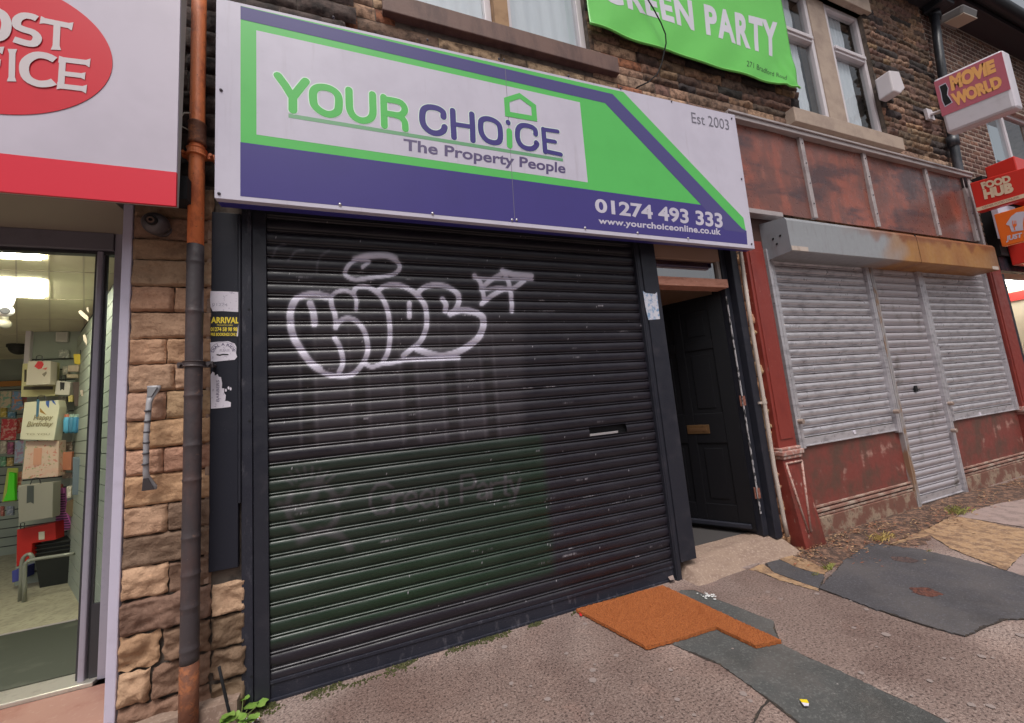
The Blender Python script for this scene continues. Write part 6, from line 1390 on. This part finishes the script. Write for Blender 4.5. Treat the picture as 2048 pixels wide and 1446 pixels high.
for i, (q, Y_, c, lab) in enumerate((
    (Q(k6, (0, 1040), (60, 1040), (60, 1130), (0, 1132)), 3.3, (.55, .42, .08), 'yellow packet under the cream flowery card'), (Q(k6, (70, 1075), (150, 1075), (150, 1135), (70, 1135)), 3.3, (.12, .28, .42), 'blue packet above the large red card'),
    (Q(k7, (0, 10), (60, 5), (60, 120), (0, 125)), 3.3, (.6, .52, .42), 'cream card left of the pale blue card'), (Q(k7, (65, 20), (120, 20), (118, 130), (62, 132)), 3.3, (.45, .12, .25), 'pink card between cream card and pale blue card'),
    (Q(k7, (0, 150), (50, 150), (50, 240), (0, 242)), 3.4, (.15, .35, .2), 'green card above the white peg at the left edge'), (Q(k7, (60, 160), (115, 160), (112, 235), (58, 238)), 3.4, (.5, .35, .12), 'ochre card above the fluorescent toy'),
    (Q(k6, (560, 930), (640, 930), (636, 1020), (556, 1022)), 2.4, (.4, .36, .3), 'beige packet under the small white gift bag'), (Q(k6, (585, 1060), (650, 1060), (640, 1120), (585, 1120)), 2.4, (.2, .24, .18), 'olive packet right of the birthday bag'),
    (Q(k6, (600, 640), (650, 640), (648, 720), (600, 720)), 2.4, (.5, .46, .38), 'cream tag right of the yellow tray'), (Q(k6, (560, 480), (660, 478), (658, 560), (560, 560)), 2.45, (.36, .38, .33), 'grey packet above the yellow tray'),
    (Q(k7, (560, 300), (650, 295), (648, 345), (560, 350)), 2.3, (.55, .42, .35), 'cream strip packet above the magenta pack'), (Q(k7, (545, 20), (650, 15), (650, 95), (548, 100)), 2.3, (.25, .18, .14), 'brown packet on the long peg right of the floral bag'),
    (Q(k7, (600, 420), (640, 415), (640, 520), (600, 530)), 2.2, (.55, .5, .42), 'cream feathered trinket over the magenta pack'), (Q(k7, (530, 400), (560, 400), (560, 440), (530, 440)), 2.35, (.5, .15, .1), 'small red tag at the top of the magenta pack'),
    (Q(k7, (0, 600), (30, 600), (30, 690), (0, 690)), 3.5, (.4, .12, .1), 'red brown packet low on the slatted wall at the left edge'), (Q(k7, (55, 600), (120, 600), (120, 680), (55, 682)), 3.5, (.3, .34, .42), 'grey blue packet left of the grey gift bag'))):
    m2 = mat('stock_%d' % i, c, .5, layers=[(24, 4, .5, .58, tuple(min(1, v * 1.8 + .05) for v in c), .8), (50, 4, .56, .62, (.65, .6, .5), .7), (34, 3, .62, .68, (.06, .05, .05), .8)])
    item('stock_packet', lab, 'packet', q, Y_, c, .02, [], False, m_=m2)
# black basket with rim ribs
bk = thing('storage_box', 'black plastic storage box with ribbed rim on the shop floor', 'storage box', G(105, 1165, FZ))
yb = 2.25; p0, p1 = F(*k7(290, 1000), yb), F(*k7(668, 930), yb); q0, q1 = F(*k7(335, 1312), yb), F(*k7(660, 1262), yb)
zt_, zb_ = max(p0.z, F(*k7(480, 930), yb).z), FZ + .002
mb = MB(); top = [(p0.x, yb, zt_), (p1.x, yb, zt_), (p1.x, yb + .35, zt_), (p0.x, yb + .35, zt_)]; bot = [(q0.x, yb + .03, zb_), (q1.x, yb + .03, zb_), (q1.x, yb + .3, zb_), (q0.x, yb + .3, zb_)]
mb.add(top + bot, [(0, 4, 5, 1), (1, 5, 6, 2), (2, 6, 7, 3), (3, 7, 4, 0), (4, 7, 6, 5)]); m_bk = C_((.015, .018, .016)); mb.build('tub', m_bk, bk)
for k in range(3):
    z = zt_ - .035 * k; mb = MB(); mb.box(p0.x - .015, p1.x + .015, yb - .02 + .004 * k, yb + .37 - .004 * k, z - .006, z + .006); mb.build('rim_rib', m_bk, bk, bevel=.003)
rl = thing('metal_rail', 'bent grey metal rail standing in front of the black storage box', 'rail', G(50, 1175, FZ))
m_rail = mat('grey_rail', (.32, .33, .28), .4, .3)
for pts, y in (([(225, 1350), (222, 1200), (228, 1130), (255, 1095), (300, 1080), (670, 1025)], 1.95), ([(192, 1290), (196, 1130), (215, 1060), (260, 1030), (285, 1045), (300, 1080)], 2.0)):
    P = [F(*k7(*p), y) for p in sm(pts, 3)]; P[0].z = FZ; mb = MB(); mb.tube(P, .013, 8); mb.build('tube', m_rail, rl, smooth=True)
item('small_box', 'blue and brown box lying on the shop floor left of the rail', 'box', Q(k7, (105, 1185), (185, 1165), (182, 1270), (108, 1290)), 2.35, (.07, .08, .35), .15, [], False)
# cameras under the ceiling
cc = thing('ceiling_camera', 'white ball camera with dark lens under the shop ceiling', 'security camera', F(10, 610, 1.3))
c = F(10, 621, 1.3); mb = MB(); mb.ball(c, .043, 20, 12); mb.tube([c + Vector((0, 0, .03)), Vector((c.x, c.y, CZ))], [.035, .045], 16); mb.build('ball_housing', m_upvc, cc, smooth=True)
v = (Vector(CP) - c).normalized(); mb = MB(); mb.tube([c + v * .036, c + v * .046], [.024, .020], 16); mb.build('lens', m_darkal, cc)
mb = MB(); mb.ball(F(9, 648, 1.5), .035, 16, 10); mb.tube([F(9, 648, 1.5), Vector((F(9, 648, 1.5).x, 1.5, CZ))], .02, 8); mb.build('smoke_detector', C_((.35, .33, .27)), smooth=True, label='pale round detector just below the white ball camera', cat='detector')
c = F(38, 700, 3.1); mb = MB(); mb.ball((c.x, c.y, CZ - .03), .075, 18, 8, v0=.5, v1=1.0); mb.tube([(c.x, c.y, CZ - .03), (c.x, c.y, CZ)], .085, 18); mb.build('dome_camera', C_((.03, .03, .025)), smooth=False, label='small black ceiling dome deep inside the post office', cat='security camera')
# leaflets on the side wall
t = thing('leaflet_rack', 'pale leaflets sticking out of the slatted side wall by the door glass', 'leaflets', F(165, 640, 1.2))
for pts in ([(755, 110), (780, 98), (850, 160), (848, 205), (770, 140)], [(800, 340), (820, 332), (838, 380), (835, 440), (805, 385)], [(770, 870), (800, 865), (802, 920), (785, 930)], [(832, 75), (850, 68), (856, 120), (840, 110)]):
    mb = MB(); mb.slab([F(*k6(*p), 1.3) for p in pts], (0, .004, 0)); mb.build('leaflet', C_((.36, .30, .24)), t)

# ---------------------------------------------------------------- street opposite, seen only in reflections
m_far = mat('far_brick', (.12, .075, .06), .9)
far = thing('opposite_terrace', 'brown terraced houses across the road, mirrored in the pane over the black door', 'building', (4, -22, 0))
mb = MB(); mb.box(-24, 30, -30, -22, -.1, 5.6); mb.build('wall', m_far, far)
mb = MB(); mb.slab([(-24, -22.2, 5.6), (30, -22.2, 5.6), (30, -26, 8.0), (-24, -26, 8.0)], (0, -.1, -.2)); r_ = mb.build('roof', MATS['slate_roof'], far)
mb = MB()
for x in (-18, -9, 0, 7, 16, 25): mb.box(x, x + 1.1, -26.4, -25.6, 7.4, 9.3)
mb.build('chimneys', m_far, r_)
for x in range(-22, 28, 5):
    for z in (.9, 3.6): mb = MB(); mb.box(x, x + 1.3, -22.02, -21.98, z, z + 1.4); mb.build('window', m_net, far)
print('objects', len(bpy.data.objects))
